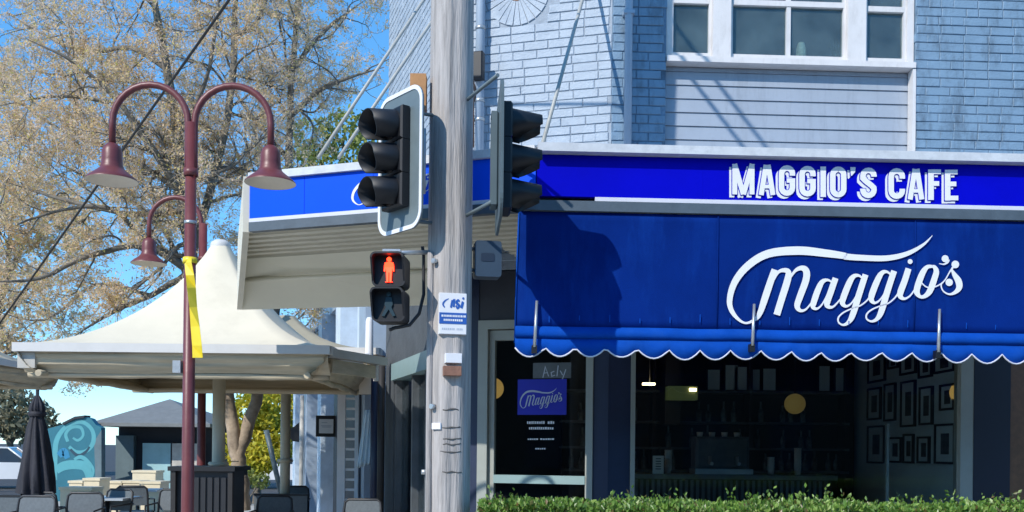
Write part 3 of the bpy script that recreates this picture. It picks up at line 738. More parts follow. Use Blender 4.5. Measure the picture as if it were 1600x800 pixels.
while ss < bs1:
    z0 = zb0 + random.uniform(.03, .05); m_.fbox(FB, ss - .003, ss + .003, z0, z0 + random.uniform(.03, .06), .016, .018); ss += .2235 / 1.02
m_.build('stitches', M['valance'], awn, kind='stuff')
for ss in (1.32, 2.78, 4.2):
    MB().tube([FB.p(ss, zt0, .006), FB.p(ss, zt0 - .3, .008 + rnd(ss, zt0 - .3)), FB.p(ss, 2.8, .008 + rnd(ss, 2.8)), FB.p(ss, zb0, .004)], .004, 5).build('seam', M['blind'], awn)
# pipe pocket and valance
m_ = MB(); pr = [(0.0, zb0 + .004), (.022, zb0 - .008), (.036, zb0 - .035), (.038, zb0 - .06), (.026, zb0 - .078), (.012, zb0 - .082)]
NSv = 60; n_ = len(pr)
for i in range(NSv + 1):
    s = bs0 - .024 + (bs1 - bs0) * i / NSv; w = 1 + .25 * noise.noise(V(s * 2.2, 0, 5))
    for (n, z) in pr: m_.v.append(FB.p(s, z + .004 * noise.noise(V(s * 3, 1, 2)), n * w + .001))
for i in range(NSv):
    for j in range(n_ - 1):
        a = i * n_ + j; m_.f.append([a, a + 1, a + n_ + 1, a + n_]); m_.sm.append(True); m_.att.append(.5)
m_.build('pipe_pocket', M['valance'], awn)  # lighter canvas colour here stands for sun caught on the bulge
m_ = MB(); edge = []; pitch_s = .2235; NQ = 8
s = bs0 - .024; ph0 = FB.s(900, 548); nseg = int((bs1 - s) / (pitch_s / NQ))
zv = zb0 - .078
for i in range(nseg + 1):
    ss = s + i * pitch_s / NQ
    u = ((ss - ph0) / pitch_s + .07 * noise.noise(V(ss * 1.1, 3, 9))) % 1.0                   # 0 at an upper notch
    sc = abs(math.sin(math.pi * u)) ** .85
    zz = 2.325 - .068 * sc * (1 + .12 * noise.noise(V(ss * 2.3, 5, 5))) + .009 * noise.noise(V(ss * 1.3, 0, 0))
    wv = .012 * noise.noise(V(ss * 2.5, 7, 0))
    m_.v += [FB.p(ss, zv, .014), FB.p(ss, (zv + zz) / 2, .022 + wv * .6), FB.p(ss, zz, .018 + wv)]
    edge.append(FB.p(ss, zz, .019 + wv))
for i in range(nseg):
    a = i * 3
    for j in range(2): m_.f.append([a + j, a + j + 1, a + j + 4, a + j + 3]); m_.sm.append(True); m_.att.append(.5)
val = m_.build('valance', M['valance'], awn); md = val.modifiers.new('thickness', 'SOLIDIFY'); md.thickness = .003
MB().tube(edge, .0062, 6).build('white_piping', M['trim'], val)
MB().tube([FB.p(bs0 - .004, zt0 - .01, .004), FB.p(bs0 - .016, 2.9, .004), FB.p(bs0 - .026, zb0 - .12, .006)], .006, 6).build('side_hem', M['valance'], awn)
for px, y0, y1 in ((838, 470, 543), (1178, 475, 541), (1468, 483, 551)):
    a = FB.hit(px + 1, y0, .03); b = FB.hit(px - 3, y1, .06)
    r_ = MB().tube([FB.p(a[0], a[1], .022), FB.p(b[0], b[1], .07)], [.010, .013], 8).build('holding_arm', M['steel'], awn)
    m_ = MB().fbox(FB, b[0] - .02, b[0] + .018, b[1] - .04, b[1] + .015, .03, .075); m_.build('arm_clamp', M['black'], r_)

# ------------------------------------------------------------------ utility pole
PX, PY = P(702, 500, 6.75).x, 6.75
pole = thing('utility_pole', 'tall weathered grey timber pole carrying the traffic signals at the corner', 'pole', (PX, PY, 0))
m_ = MB(); nn_ = 28; zz = [0, .5, 1, 1.5, 2, 2.5, 3, 3.5, 4, 4.5, 5, 5.5, 6, 7, 8, 8.7]
for z in zz:
    for k in range(nn_):
        a = 2 * math.pi * k / nn_; r = .158 - .0012 * z + .004 * noise.noise(V(math.cos(a) * 2, math.sin(a) * 2, z * .25)) - (.006 if k in (18, 19, 22) else 0)
        m_.v.append(V(PX + r * math.cos(a), PY + r * math.sin(a), z))
for i in range(len(zz) - 1):
    for k in range(nn_):
        q = (k + 1) % nn_; m_.f.append([i * nn_ + k, i * nn_ + q, (i + 1) * nn_ + q, (i + 1) * nn_ + k]); m_.sm.append(k not in (17, 18, 19, 21, 22)); m_.att.append(.5)
m_.f.append([(len(zz) - 1) * nn_ + k for k in range(nn_)]); m_.sm.append(False); m_.att.append(.5)
m_.build('post', M['timber_pole'], pole)
def pole_pt(px, py, out=0):
    """point on the pole's surface seen at a pixel"""
    q = P(px, py, PY); dx = q.x - PX; dx = max(-.15, min(.15, dx)); dy = -math.sqrt(max(.0001, .157 ** 2 - dx * dx))
    nrm = V(dx, dy, 0).normalized(); return V(PX, PY, q.z * 1.0) + V(dx, dy, 0) + nrm * out - V(0, 0, (q.z - EYE) * .02), nrm
def plate_on_pole(px0, px1, py0, py1, th, name, mat, parent, kind=None):
    c, nr = pole_pt((px0 + px1) / 2, (py0 + py1) / 2); Fp = Frame(c.x, c.y, -nr.y, nr.x)
    w = (px1 - px0) / F_PX * 6.6 / 2; h = (py1 - py0) / F_PX * 6.6 / 2
    m_ = MB().bbox(Fp, -w, w, c.z - h, c.z + h, -.02 if kind is None else kind, th, .002); return m_, Fp, c, w, h
# conduit strip on the left of the lower pole
m_ = MB(); pts = [pole_pt(x, y, .006)[0] for x, y in ((676, 392), (675, 500), (674, 600), (673, 700), (673, 900))]
m_.tube(pts, .022, 8); m_.build('conduit_cover', M['timber_pole'], pole)
m_ = MB()

for px, py, w in ((706, 640, 26), (707, 668, 30), (708, 686, 30), (708, 694, 30), (706, 706, 34), (708, 737, 32)):
    pts = [pole_pt(px + d, py + random.uniform(-1.5, 1.5), -.001)[0] for d in (-w / 2 * .9, -w / 4, 0, w / 4, w / 2 * .9)]
    MB().tube(pts, .0045, 5).build('strapping_wire', M['crack'], pole)
for px, py in ((680, 635), (661, 738), (683, 408)):
    c, nr = pole_pt(px, py); m_ = MB().tube([c - nr * .01, c + nr * .03], .018, 8); m_.build('bolt', M['steel'], pole)
m_, Fp, c, w, h = plate_on_pole(677, 693, 661, 671, .012, '', None, None); m_.build('tag_plate', M['sign_white'], pole)
m_, Fp, c, w, h = plate_on_pole(697, 723, 553, 568, .03, '', None, None); m_.build('tag_plate', M['sign_white'], pole)
m_, Fp, c, w, h = plate_on_pole(694, 722, 573, 588, .05, '', None, None); m_.build('junction_box', M['rust'], pole)
# overhead wires fixed to the pole
def sag(a, b, s=.1, n=14): return [a.lerp(b, i / n) - V(0, 0, s * 4 * (i / n) * (1 - i / n)) for i in range(n + 1)]
c1 = P(60, 420, 12.75)
a = V(PX - .1, PY, 6.85); d_ = (c1 - a)
MB().tube(sag(a, a + d_ * 1.7, .0), .014, 8).build('service_cable', M['cable'], pole)
for z, x in ((8.04, .0), (7.76, .0)):  # unseen stubs standing for overhead wires, shortened to shade only the upper panel
    MB().tube([V(PX + x, PY - .1, z), V(PX + x, PY - 1.35, z)], .02, 8).build('wire_stub', M['steel'], pole)
# plate on the pole
m_, Fp, c, w, h = plate_on_pole(688, 731, 459, 523, .012, '', None, None, -.06)
pn = m_.build('pole_notice', M['sign_white']); tag(pn, 'small white notice with a blue band fixed to the grey timber pole', 'notice')
def pnrect(x0, x1, y0, y1, mat, nm, lv=.015): MB().fbox(Fp, -w + 2 * w * x0, -w + 2 * w * x1, c.z + h - 2 * h * y1, c.z + h - 2 * h * y0, .0125, lv).build(nm, mat, pn)
pnrect(.0, 1, .48, .75, M['label_blue'], 'blue_band')
m_ = MB()
for row, y, x0, x1 in ((0, .56, .08, .95), (1, .66, .16, .85)):
    x = x0
    while x < x1:
        l = random.uniform(.03, .06)
        if random.random() > .14: m_.fbox(Fp, -w + 2 * w * x, -w + 2 * w * (x + l), c.z + h - 2 * h * (y + .025), c.z + h - 2 * h * (y - .025), .0152, .0162)
        x += l + .02
m_.build('small_print', M['sign_white'], pn)
m_ = MB(); x = .1
while x < .9:
    l = random.uniform(.03, .06)
    if random.random() > .15: m_.fbox(Fp, -w + 2 * w * x, -w + 2 * w * (x + l), c.z + h - 2 * h * .9, c.z + h - 2 * h * .85, .0125, .0135)
    x += l + .02
m_.build('small_print', M['label_grey'], pn)
m_ = MB(); e = 0
def pmap(x, y): return Fp.p(-w + 2 * w * x, c.z + h - 2 * h * y, .0135 + e)
for st in ([(.34, .14, .01), (.2, .2, .03), (.13, .28, .04), (.2, .36, .02)], [(.42, .36, .05), (.47, .18, .05)], [(.45, .22, .03), (.54, .17, .04), (.52, .34, .05)], [(.60, .30, .04), (.66, .36, .04), (.72, .30, .05), (.62, .23, .05), (.68, .17, .04), (.74, .2, .03)], [(.80, .36, .06), (.86, .2, .06)]):
    sp = smooth_pts(st, 4)
    for quad in strip([(q[0], q[1]) for q in sp], [q[2] * 1.5 for q in sp]): m_.add([pmap(x, y) for x, y in quad], [(0, 3, 2, 1)])
    e += .0003
m_.add([pmap(.87 + .04 * math.cos(i * .5236), .12 + .03 * math.sin(i * .5236)) for i in range(12)], [list(range(12))[::-1]])
m_.build('logo_print', M['label_blue'], pn)

# ------------------------------------------------------------------ traffic signals
def signal(name, label, base, ang, zc, hh, ww, mat_face, mat_rim, grp, vl=.25, lo=.06):
    """three-lantern signal; ang: facing angle, 0 = towards -y, positive turns to -x; base = plan point of the board's centre"""
    Fg = Frame(base.x, base.y, math.cos(ang), -math.sin(ang))        # n = outward facing
    t = thing(name, label, 'traffic light', (base.x, base.y, zc - hh), grp)
    Fv = Frame(base.x, base.y, math.cos(ang), -math.sin(ang)); Fv.n = Fv.n + V(0, 0, -.19)      # visors tip down a little
    r = .12
    out = [(s, z + zc) for s, z in rrect(-ww, ww, -hh, hh, r, 6)]
    inn = [(s, z + zc) for s, z in rrect(-ww + .028, ww - .028, -hh + .028, hh - .028, r - .028, 6)]
    MB().prism(Fg, out, -.012, 0).build('target_board', mat_face, t)
    m_ = MB(); n = len(out)
    m_.add([Fg.p(s, z, .006) for s, z in out] + [Fg.p(s, z, .006) for s, z in inn] + [Fg.p(s, z, -.001) for s, z in out] + [Fg.p(s, z, -.001) for s, z in inn],
           [(i, (i + 1) % n, (i + 1) % n + n, i + n) for i in range(n)] + [(i + 2 * n, (i + 1) % n + 2 * n, (i + 1) % n, i) for i in range(n)] + [(i + n, (i + 1) % n + n, (i + 1) % n + 3 * n, i + 3 * n) for i in range(n)])
    m_.build('board_border', mat_rim, t)
    for k, lens in ((1, (.06, .004, .004)), (0, (.07, .035, .003)), (-1, (.004, .05, .02))):
        z = zc + k * .228 + .01
        hs = MB().bbox(Fg, -.125, .125, z - .112, z + .112, .007, .075, .012).build('lantern', M['black'], t)
        m_ = MB(); L_ = vl; NA = 30; R = .106
        a0, a1 = math.radians(-90 + 30), math.radians(270 - 30)
        ring = []
        for i in range(NA + 1):
            a = a0 + (a1 - a0) * i / NA
            up = (math.sin(a) + .78) / 1.78
            ln = lo + (L_ - lo) * max(0, min(1, up * 1.9))
            ring.append((a, ln))
        for rr in (R, R - .006):
            for a, ln in ring: m_.v += [Fv.p(rr * math.cos(a), z + .013 + rr * math.sin(a), .07), Fv.p(rr * math.cos(a), z + .013 + rr * math.sin(a), .07 + ln)]
        o_ = 2 * (NA + 1)
        for i in range(NA):
            for f in ([2 * i, 2 * i + 1, 2 * i + 3, 2 * i + 2], [o_ + 2 * i, o_ + 2 * i + 2, o_ + 2 * i + 3, o_ + 2 * i + 1], [2 * i + 1, o_ + 2 * i + 1, o_ + 2 * i + 3, 2 * i + 3]):
                m_.f.append(f); m_.sm.append(True); m_.att.append(.5)
        m_.build('visor', M['black'], hs)
        MB().prism(Fg, circ(0, z, .098, 20), .07, .082).build('lens', M['lens_off'], hs)
    m_ = MB().bbox(Fg, -.08, .08, zc - .3, zc + .3, -.06, -.0125, .01); m_.build('back_box', mat_face if mat_face is M['signal_back'] else M['black'], t)
    return t, Fg
bA = P(625, 250, 6.62); zA = P(625, 253, 6.62).z
sgA, FgA = signal('traffic_light', 'three-lamp traffic light left of the pole, white-rimmed board, visors pointing left', bA, math.radians(50), zA, .485, .27, M['signal_grey'], M['sign_white'], 'traffic lights on the corner pole', .205, .165)
bB = P(781, 250, 6.25); zB = P(781, 252, 6.25).z
sgB, FgB = signal('traffic_light', 'three-lamp traffic light right of the pole, seen edge on with visors pointing right', bB, math.radians(-93.5), zB, .425, .38, M['signal_back'], M['signal_back'], 'traffic lights on the corner pole', .20)
def bracket(root, a, b, r=.013, mat='signal_grey', nm='bracket'): MB().tube([a, b], r, 8).build(nm, M[mat], root)
for py in (175, 345):
    z = P(660, py, 6.6).z
    bracket(sgA, FgA.p(.05, z, -.02), V(PX - .1, PY - .08, z)); bracket(sgB, FgB.p(-.03, P(700, 150 if py < 200 else 333, 6.6).z, -.02), V(PX + .1, PY - .05, P(700, 150 if py < 200 else 333, 6.6).z))
q = P(661, 208, 6.68); bracket(sgA, V(q.x, q.y, zA - .2), V(q.x, q.y, zA + .25), .022, 'sign_white', 'mounting_post')
# timber block above the left signal
q = P(655, 142, 6.66); blk = MB().box(q.x - .06, q.x + .05, 6.62, 6.72, P(655, 172, 6.66).z, P(655, 118, 6.66).z); solo(blk, 'timber_block', M['orange_timber'], 'short orange brown timber block bolted to the pole above the left signal', 'block')
# pedestrian signals
def ped(name, label, base, ang, z1, z0, w, lit=True):
    Fg = Frame(base.x, base.y, math.cos(ang), -math.sin(ang)); t = thing(name, label, 'pedestrian signal', (base.x, base.y, z0), 'pedestrian signals on the corner pole')
    zm = (z0 + z1) / 2
    for k, (a, b) in enumerate(((zm + .006, z1), (z0, zm - .006))):
        m_ = MB(); poly = rrect(-w, w, a, b, .035, 4)
        m_.prism(Fg, poly, -.16, 0); hs = m_.build('housing', M['black'], t)
        inn = rrect(-w + .012, w - .012, a + .012, b - .012, .026, 4)
        n = len(poly); m_ = MB()
        hood = [(.095 if z > (a + b) / 2 else .03) for s, z in poly]
        m_.add([Fg.p(s, z, 0) for s, z in poly] + [Fg.p(s, z, hd) for (s, z), hd in zip(poly, hood)] + [Fg.p(s, z, hd) for (s, z), hd in zip(inn, hood)] + [Fg.p(s, z, 0.0) for s, z in inn],
               [(i, (i + 1) % n, (i + 1) % n + n, i + n) for i in range(n)] + [(i + n, (i + 1) % n + n, (i + 1) % n + 2 * n, i + 2 * n) for i in range(n)] + [(i + 2 * n, (i + 1) % n + 2 * n, (i + 1) % n + 3 * n, i + 3 * n) for i in range(n)])
        m_.build('hood', M['black'], hs)
        if lit:
            cz = (a + b) / 2 + .005; g_ = MB(); mat = M['red_lit'] if k == 0 else M['green_off']
            sc = .19 / .2
            def pl(pts, e): g_.prism(Fg, [(x * sc, cz + y * sc) for x, y in pts], .004, .012 + e)
            pl(circ(0, .072, .017, 12), 0)
            if k == 0:
                pl([(-.03, .048), (-.034, .03), (-.036, -.012), (-.027, -.012), (-.022, .02), (-.02, -.02), (.02, -.02), (.022, .02), (.027, -.012), (.036, -.012), (.034, .03), (.03, .048), (.015, .054), (-.015, .054)][::-1], .0005)
                pl([(-.020, -.02), (-.017, -.083), (-.027, -.088), (-.004, -.088), (-.0035, -.02)], .001); pl([(.0035, -.02), (.004, -.088), (.027, -.088), (.017, -.083), (.020, -.02)], .001)
            else:
                pl([(-.02, .052), (.02, .052), (.03, .0), (.02, -.02), (.05, -.08), (.03, -.085), (0, -.035), (-.03, -.085), (-.05, -.08), (-.02, -.02), (-.03, 0)][::-1], .0005)
            g_.build('standing_figure' if k == 0 else 'walking_figure', mat, hs)
    return t, Fg
bP = P(608, 450, 6.45)
pA, FpA = ped('pedestrian_signal', 'black pedestrian signal showing a lit red standing figure, left of the pole', bP, math.radians(4), P(608, 397, 6.45).z, P(608, 503, 6.45).z, .112)
z = P(608, 515, 6.45).z
MB().tube([V(bP.x, 6.5, P(0, 508, 6.45).z), V(bP.x + .03, 6.52, z + .02), P(625, 511, 6.55), P(640, 508, 6.6), P(655, 490, 6.66), P(662, 460, 6.68), P(662, 400, 6.70), P(660, 385, 6.68)], .012, 8).build('feed_cable', M['cable'], pA)
m_ = MB(); m_.box(bP.x - .05, bP.x + .07, 6.47, 6.55, P(608, 398, 6.45).z, P(608, 388, 6.45).z); m_.tube([V(bP.x, 6.52, P(608, 392, 6.45).z), V(PX - .1, PY - .02, P(608, 380, 6.45).z)], .016, 8); m_.build('bracket', M['steel'], pA)
# back of the second pedestrian lantern, under the canopy
m_ = MB(); q = P(763, 404, 6.75); Fq = Frame(q.x, q.y, math.cos(.15), math.sin(.15))
hw = 21 / F_PX * 6.75; hz = 28 / F_PX * 6.75
t = thing('pedestrian_signal', 'blue grey back of a pedestrian signal right of the pole below the canopy', 'pedestrian signal', (q.x, q.y, q.z - hz), 'pedestrian signals on the corner pole')
m_.prism(Fq, rrect(-hw, hw, q.z - hz, q.z + hz, .02, 3), -.14, 0); m_.build('housing', M['ped_back'], t)
MB().prism(Fq, rrect(-hw * .55, hw * .45, q.z - hz * .15, q.z + hz * .3, .01, 3), .0, .004).build('raised_mark', M['ped_mark'], t)
for zz_ in (.6, -.6): MB().tube([Fq.p(-hw + .01, q.z + hz * zz_, -.07), V(PX + .12, PY + .02, q.z + hz * zz_)], .014, 8).build('bracket', M['steel'], t)
# black box on the downpipe
q = on(FC, 748, 104, .16); bx = MB().bbox(FC, FC.hit(741, 104, .16)[0], FC.hit(756, 104, .16)[0], FC.t(748, 125, .16), FC.t(748, 83, .16), .05 + .08, .22, .01)
solo(bx, 'speaker_box', M['black'], 'small black box strapped to the pale blue downpipe beside the pole', 'box')
m_ = MB().tube([P(738, -60, 9.1), P(737, 60, 9.1), P(737, 118, 9.1), P(743, 145, 9.12), P(739, 160, 9.12), P(739, 230, 9.15)], .014, 7); solo(m_, 'cable', M['rust'], 'thin brown cable running down beside the pale blue downpipe', 'cable')

# ------------------------------------------------------------------ street lamps
def bell(mb, mi, x, y, z, k=1.0):   # k scales the lamp
    out = [(.02, .0), (.045, -.012), (.075, -.04), (.092, -.085), (.094, -.17), (.098, -.215), (.104, -.225), (.104, -.24), (.13, -.265), (.175, -.30), (.215, -.332), (.236, -.352), (.238, -.362)]
    mb.lathe([(r * k, q * k) for r, q in out], (x, y, z), 28, close=False)
    inn = [(.236, -.361), (.19, -.325), (.13, -.285), (.05, -.27), (.005, -.268)]
    mi.lathe([(r * k, q * k) for r, q in inn], (x, y, z), 28, close=False)
def lamp(label, px, D, k, arms, ztop, ybell):
    b = P(px, 650, D); b.z = .13; zarm = ztop - .385 * k
    t = thing('street_lamp', label, 'street lamp', b, 'maroon street lamps')
    m_ = MB(); m_.tube([b, b + V(0, 0, 1.0), V(b.x, b.y, zarm)], [.062 * k, .058 * k, .05 * k], 16); m_.lathe([(.066 * k, 0), (.066 * k, .05)], V(b.x, b.y, zarm - .5 * k), 16); m_.lathe([(.12, 0), (.12, .12), (.065, .2)], b, 16)
    m_.build('post', M['maroon'], t)
    MB().lathe([(.056 * k, 0), (.056 * k, .03 * k)], V(b.x, b.y, zarm - .95 * k), 16).build('steel_band', M['steel'], t)
    for d in arms:
        R_ = .355 * k
        pts = [V(b.x + d.x * .03 * k, b.y + d.y * .03 * k, zarm - .5 * k), V(b.x + d.x * .03 * k, b.y + d.y * .03 * k, zarm - .25 * k)]
        for i in range(15):
            a = math.pi * (1 - i / 14); pts.append(b + V(d.x, d.y, 0) * (.385 * k + R_ * math.cos(a)) + V(0, 0, zarm - b.z + R_ * math.sin(a)))
        e = b + V(d.x, d.y, 0) * (.385 * k + R_); pts.append(V(e.x, e.y, ybell - .02))
        MB().tube(pts, .032 * k, 12).build('arm', M['maroon'], t)
        mo, mi = MB(), MB(); bell(mo, mi, e.x, e.y, ybell, k); h_ = mo.build('lamp_shade', M['maroon'], t); mi.build('lamp_underside', M['lamp_in'], h_)
    return t, b
LD = 6.4
l1, lb = lamp('tall twin-armed maroon street lamp with yellow tape on its post', 294.5, LD, LD / 9, (V(-1, 0, 0), V(1, .03, 0)), P(300, 128, LD).z, P(300, 224, LD).z)
l2, lb2 = lamp('smaller single-armed maroon street lamp half hidden behind the twin lamp post', 315, 13.1, 1, (V(-1, 0, 0),), P(275, 305, 13.1).z, P(235, 371, 13.1).z)
kx = LD / 9
m_ = MB().box(lb.x - .135 * kx, lb.x - .062 * kx, LD - .04, LD + .04, P(283, 583, LD).z, P(283, 564, LD).z); m_.build('control_box', M['steel'], l1)
# yellow tape tied to the post
m_ = MB(); pts = [(295, 398, .0), (294, 410, -.06), (297, 430, -.07), (299, 450, -.07), (302, 480, -.075), (305, 510, -.08), (308, 540, -.08), (309, 559, -.075)]
for i, (x, y, d) in enumerate(pts):
    wv = (5, 5.5, 6.5, 7, 6, 7, 7.5, 8)[i]; tw = math.sin(i * 1.4) * .06
    a = P(x - wv, y, LD + d + tw * .5); b_ = P(x + wv, y, LD + d - tw * .5); m_.v += [a, b_]
for i in range(len(pts) - 1): m_.f.append([2 * i, 2 * i + 1, 2 * i + 3, 2 * i + 2]); m_.sm.append(False); m_.att.append(.5)
m_.lathe([(.046, 0), (.048, .02), (.046, .04)], V(lb.x, lb.y, P(290, 412, LD).z), 14, close=False)
tp = solo(m_, 'caution_tape', M['yellow'], 'strip of yellow tape tied round the maroon lamp post', 'tape'); md = tp.modifiers.new('thickness', 'SOLIDIFY'); md.thickness = .002

# ------------------------------------------------------------------ tents
def tent(label, cx, cy, hw, ze, zp, rot=0, cap=True, fabm='canvas'):
    t = thing('shade_tent', label, 'tent', (cx, cy, 0), 'cream shade tents')
    Rm = Matrix.Rotation(rot, 3, 'Z')
    def q(x, y, z): return V(cx, cy, 0) + Rm @ V(x, y, 0) + V(0, 0, z)
    m_ = MB(); NR, NA = 18, 12; rows = []
    for i in range(NR + 1):
        u = i / NR; k = 1 - u * .93; z = ze + (zp - ze) * (u ** 1.95 * .93 + .07 * u); ring = []
        rd = .0 + .9 * u ** 2                         # squares turn round towards the peak
        for sd in range(4):
            for j in range(NA):
                w = -1 + 2 * j / NA; x, y = [(w, -1), (1, w), (-w, 1), (-1, -w)][sd]
                l = math.hypot(x, y); x, y = x * (1 - rd) + x / l * rd, y * (1 - rd) + y / l * rd
                sg = -.05 * (1 - w * w) * math.sin(math.pi * u) * (1 if u < .98 else 0)
                ring.append(q(x * hw * k, y * hw * k, z + sg))
        rows.append(ring)
    n = 4 * NA
    for ring in rows: m_.v += ring
    for i in range(NR):
        for j in range(n): m_.f.append([i * n + j, i * n + (j + 1) % n, (i + 1) * n + (j + 1) % n, (i + 1) * n + j]); m_.sm.append(True); m_.att.append(.5)
    fb = m_.build('roof_fabric', M[fabm], t)
    m_ = MB()
    for sd in range(4):
        a, b = [((-1, -1), (1, -1)), ((1, -1), (1, 1)), ((1, 1), (-1, 1)), ((-1, 1), (-1, -1))][sd]
        h0 = .0 if sd % 2 == 0 else .035
        d = V(b[0] - a[0], b[1] - a[1], 0).normalized(); nrm = V(d.y, -d.x, 0)
        A = V(a[0] * hw, a[1] * hw, 0) + d * h0; B = V(b[0] * hw, b[1] * hw, 0) - d * h0
        f = lambda p_, z, o: q(p_.x + nrm.x * o, p_.y + nrm.y * o, z)
        m_.hexa([f(A, ze - .085, .015), f(B, ze - .085, .015), f(B, ze - .085, -.02), f(A, ze - .085, -.02), f(A, ze + .005, .015), f(B, ze + .005, .015), f(B, ze + .005, -.02), f(A, ze + .005, -.02)])
    m_.build('edge_band', M['tent_edge'], t)
    # gathered beige lining and rolled side walls under the eaves
    m_ = MB()
    for sd in range(4):
        a, b = [((-1, -1), (1, -1)), ((1, -1), (1, 1)), ((1, 1), (-1, 1)), ((-1, 1), (-1, -1))][sd]
        d = V(b[0] - a[0], b[1] - a[1], 0).normalized(); inn = V(-d.y, d.x, 0); NU, NV_ = 46, 16; b0 = len(m_.v)
        for i in range(NU + 1):
            w = .03 + i / NU * (2 * hw - .06)
            for j in range(NV_ + 1):
                v = j / NV_; sagv = .022 * noise.noise(V(w * .7, sd * 3, 1)) + .008 * math.sin(w * 2.1 + sd)
                fold = .026 * noise.noise(V(w * .6 + v * .8, v * 5.5 + sd * 7, 3)) + .012 * noise.noise(V(w * 1.6, v * 11, 5 + sd))
                p_ = V(a[0] * hw, a[1] * hw, 0) + d * w + inn * (.05 + .16 * v * v + fold)
                m_.v.append(q(p_.x, p_.y, ze - .075 - (.21 + sagv) * v))
        for i in range(NU):
            for j in range(NV_):
                k_ = b0 + i * (NV_ + 1) + j; m_.f.append([k_, k_ + 1, k_ + NV_ + 2, k_ + NV_ + 1]); m_.sm.append(True); m_.att.append(.5)
        pts = [q((V(a[0] * hw, a[1] * hw, 0) + d * (.05 + i / 20 * (2 * hw - .1)) + inn * .24).x, (V(a[0] * hw, a[1] * hw, 0) + d * (.05 + i / 20 * (2 * hw - .1)) + inn * .24).y, ze - .30 + .015 * noise.noise(V(i * .4, sd, 2))) for i in range(21)]
        m_.tube(pts, .035, 8)
    m_.build('rolled_side_wall', M['canvas_in'], t)
    # inner lining cone
    m_ = MB(); ring0 = [q(x * (hw - .06), y * (hw - .06), ze - .1) for x, y in ((-1, -1), (1, -1), (1, 1), (-1, 1))]; apex = q(0, 0, ze + .42)
    m_.add(ring0 + [apex], [(1, 0, 4), (2, 1, 4), (3, 2, 4), (0, 3, 4)]); m_.build('lining', M['canvas_in'], t)
    m_ = MB()
    for x, y in ((-1, -1), (1, -1), (1, 1), (-1, 1)): m_.tube([q(0, 0, ze - .12), q(x * hw * .97, y * hw * .97, ze - .06)], .025, 8)
    m_.build('frame_arm', M['tent_beam'], t)
    if cap: MB().lathe([(.115, -.13), (.118, .02), (.11, .05), (.07, .08), (.0, .088)], q(0, 0, zp), 24).build('peak_cap', M['tent_edge'], t)
    m_ = MB().tube([q(0, 0, .0), q(0, 0, ze + .2)], .075, 18); m_.lathe([(.11, 0), (.12, .03), (.11, .05)], q(0, 0, 1.35), 18); m_.build('column', M['tent_col'], t)
    # corner reels at the front left
    for x, y in ((-1, -1), (-1, 1)):
        m_ = MB(); m_.tube([q(x * hw + .05, y * hw + .12, ze - .16), q(x * hw + .13, y * hw + .12, ze - .16)], .05, 12); m_.box(q(x * hw, 0, 0).x + .02, q(x * hw, 0, 0).x + .2, q(0, y * hw, 0).y + .06, q(0, y * hw, 0).y + .1, ze - .25, ze - .09)
        m_.build('corner_plate', M['tent_beam'], t)
    return t
ze = P(267, 538, 9.8).z
t1 = tent('large cream peaked shade tent behind the maroon lamp post', -3.49, 11.42, 1.62, ze, P(325, 386, 11.42).z)
# tent column flange sits on planter; second tent peeks out behind to the right, third at the left edge
t2 = tent('shadow-toned cream shade tent tucked behind the large tent beside the side street wall', -3.40, 14.4, 1.62, P(550, 545, 12.9).z, P(437, 494, 14.4).z, cap=False, fabm='canvas_shaded')
t3 = tent('cream shade tent cut off by the left edge of the picture', -8.75, 13.8, 1.55, P(0, 548, 12.3).z, P(0, 450, 13.9).z, cap=False)
m_ = MB(); a = P(511, 551, 9.9); b = P(600, 550, 10.9)
Fq = Frame(a.x, a.y, b.x - a.x, b.y - a.y); ll = (b - a).length
m_.fbox(Fq, 0, ll, a.z - .045, a.z + .045, -.05, .05); bm = m_.build('awning_beam', M['tent_beam']);
bm2 = MB().fbox(Fq, ll * .1, ll * .84, a.z - .2, a.z - .06, -.03, .0); bm2.build('hanging_flap', M['canvas_in'], bm); MB().fbox(Fq, ll * .84, ll * .88, a.z - .23, a.z - .05, -.03, .012).build('flap_edge', M['tent_edge'], bm)
tag(bm, 'grey beige horizontal beam running from the tent corner to the side wall', 'beam')

# ------------------------------------------------------------------ closed umbrella
uq = P(57, 770, 12.3); zu0 = uq.z; zu1 = P(57, 616, 12.3).z
um = thing('closed_umbrella', 'tall closed black patio umbrella at the left edge', 'umbrella', (uq.x, 12.3, 0))
m_ = MB(); NP = 96; prof = [(0, .235), (.04, .23), (.15, .215), (.3, .19), (.5, .155), (.66, .12), (.76, .085), (.80, .075), (.84, .10), (.90, .085), (.96, .045), (1, .012)]
for u, r in prof:
    for k in range(NP):
        a = 2 * math.pi * k / NP; pl_ = abs(math.sin(a * 4 + .6 * u)); amp = .34 * (1 - u * .5)
        rr = r * (1 - amp + amp * pl_ + .06 * math.sin(a * 13 + u * 9)); drop = -.035 * (1 - pl_) if u < .03 else 0
        m_.v.append(V(uq.x + rr * math.cos(a), 12.3 + rr * math.sin(a), zu0 + (zu1 - zu0) * u + drop))
for i in range(len(prof) - 1):
    for k in range(NP): m_.f.append([i * NP + k, i * NP + (k + 1) % NP, (i + 1) * NP + (k + 1) % NP, (i + 1) * NP + k]); m_.sm.append(True); m_.att.append(.5)
m_.build('folded_canopy', M['umbrella'], um)
MB().tube([V(uq.x, 12.3, 0), V(uq.x, 12.3, zu1 + .06)], .022, 10).build('mast', M['chair_black'], um)
MB().lathe([(.10, 0), (.112, .03), (.10, .06)], (uq.x, 12.3, zu0 + (zu1 - zu0) * .775), 16, close=False).build('tie_strap', M['umbrella'], um)
MB().lathe([(.3, 0), (.3, .05), (.05, .08), (.04, .3)], (uq.x, 12.3, .13), 20).build('base', M['chair_black'], um)

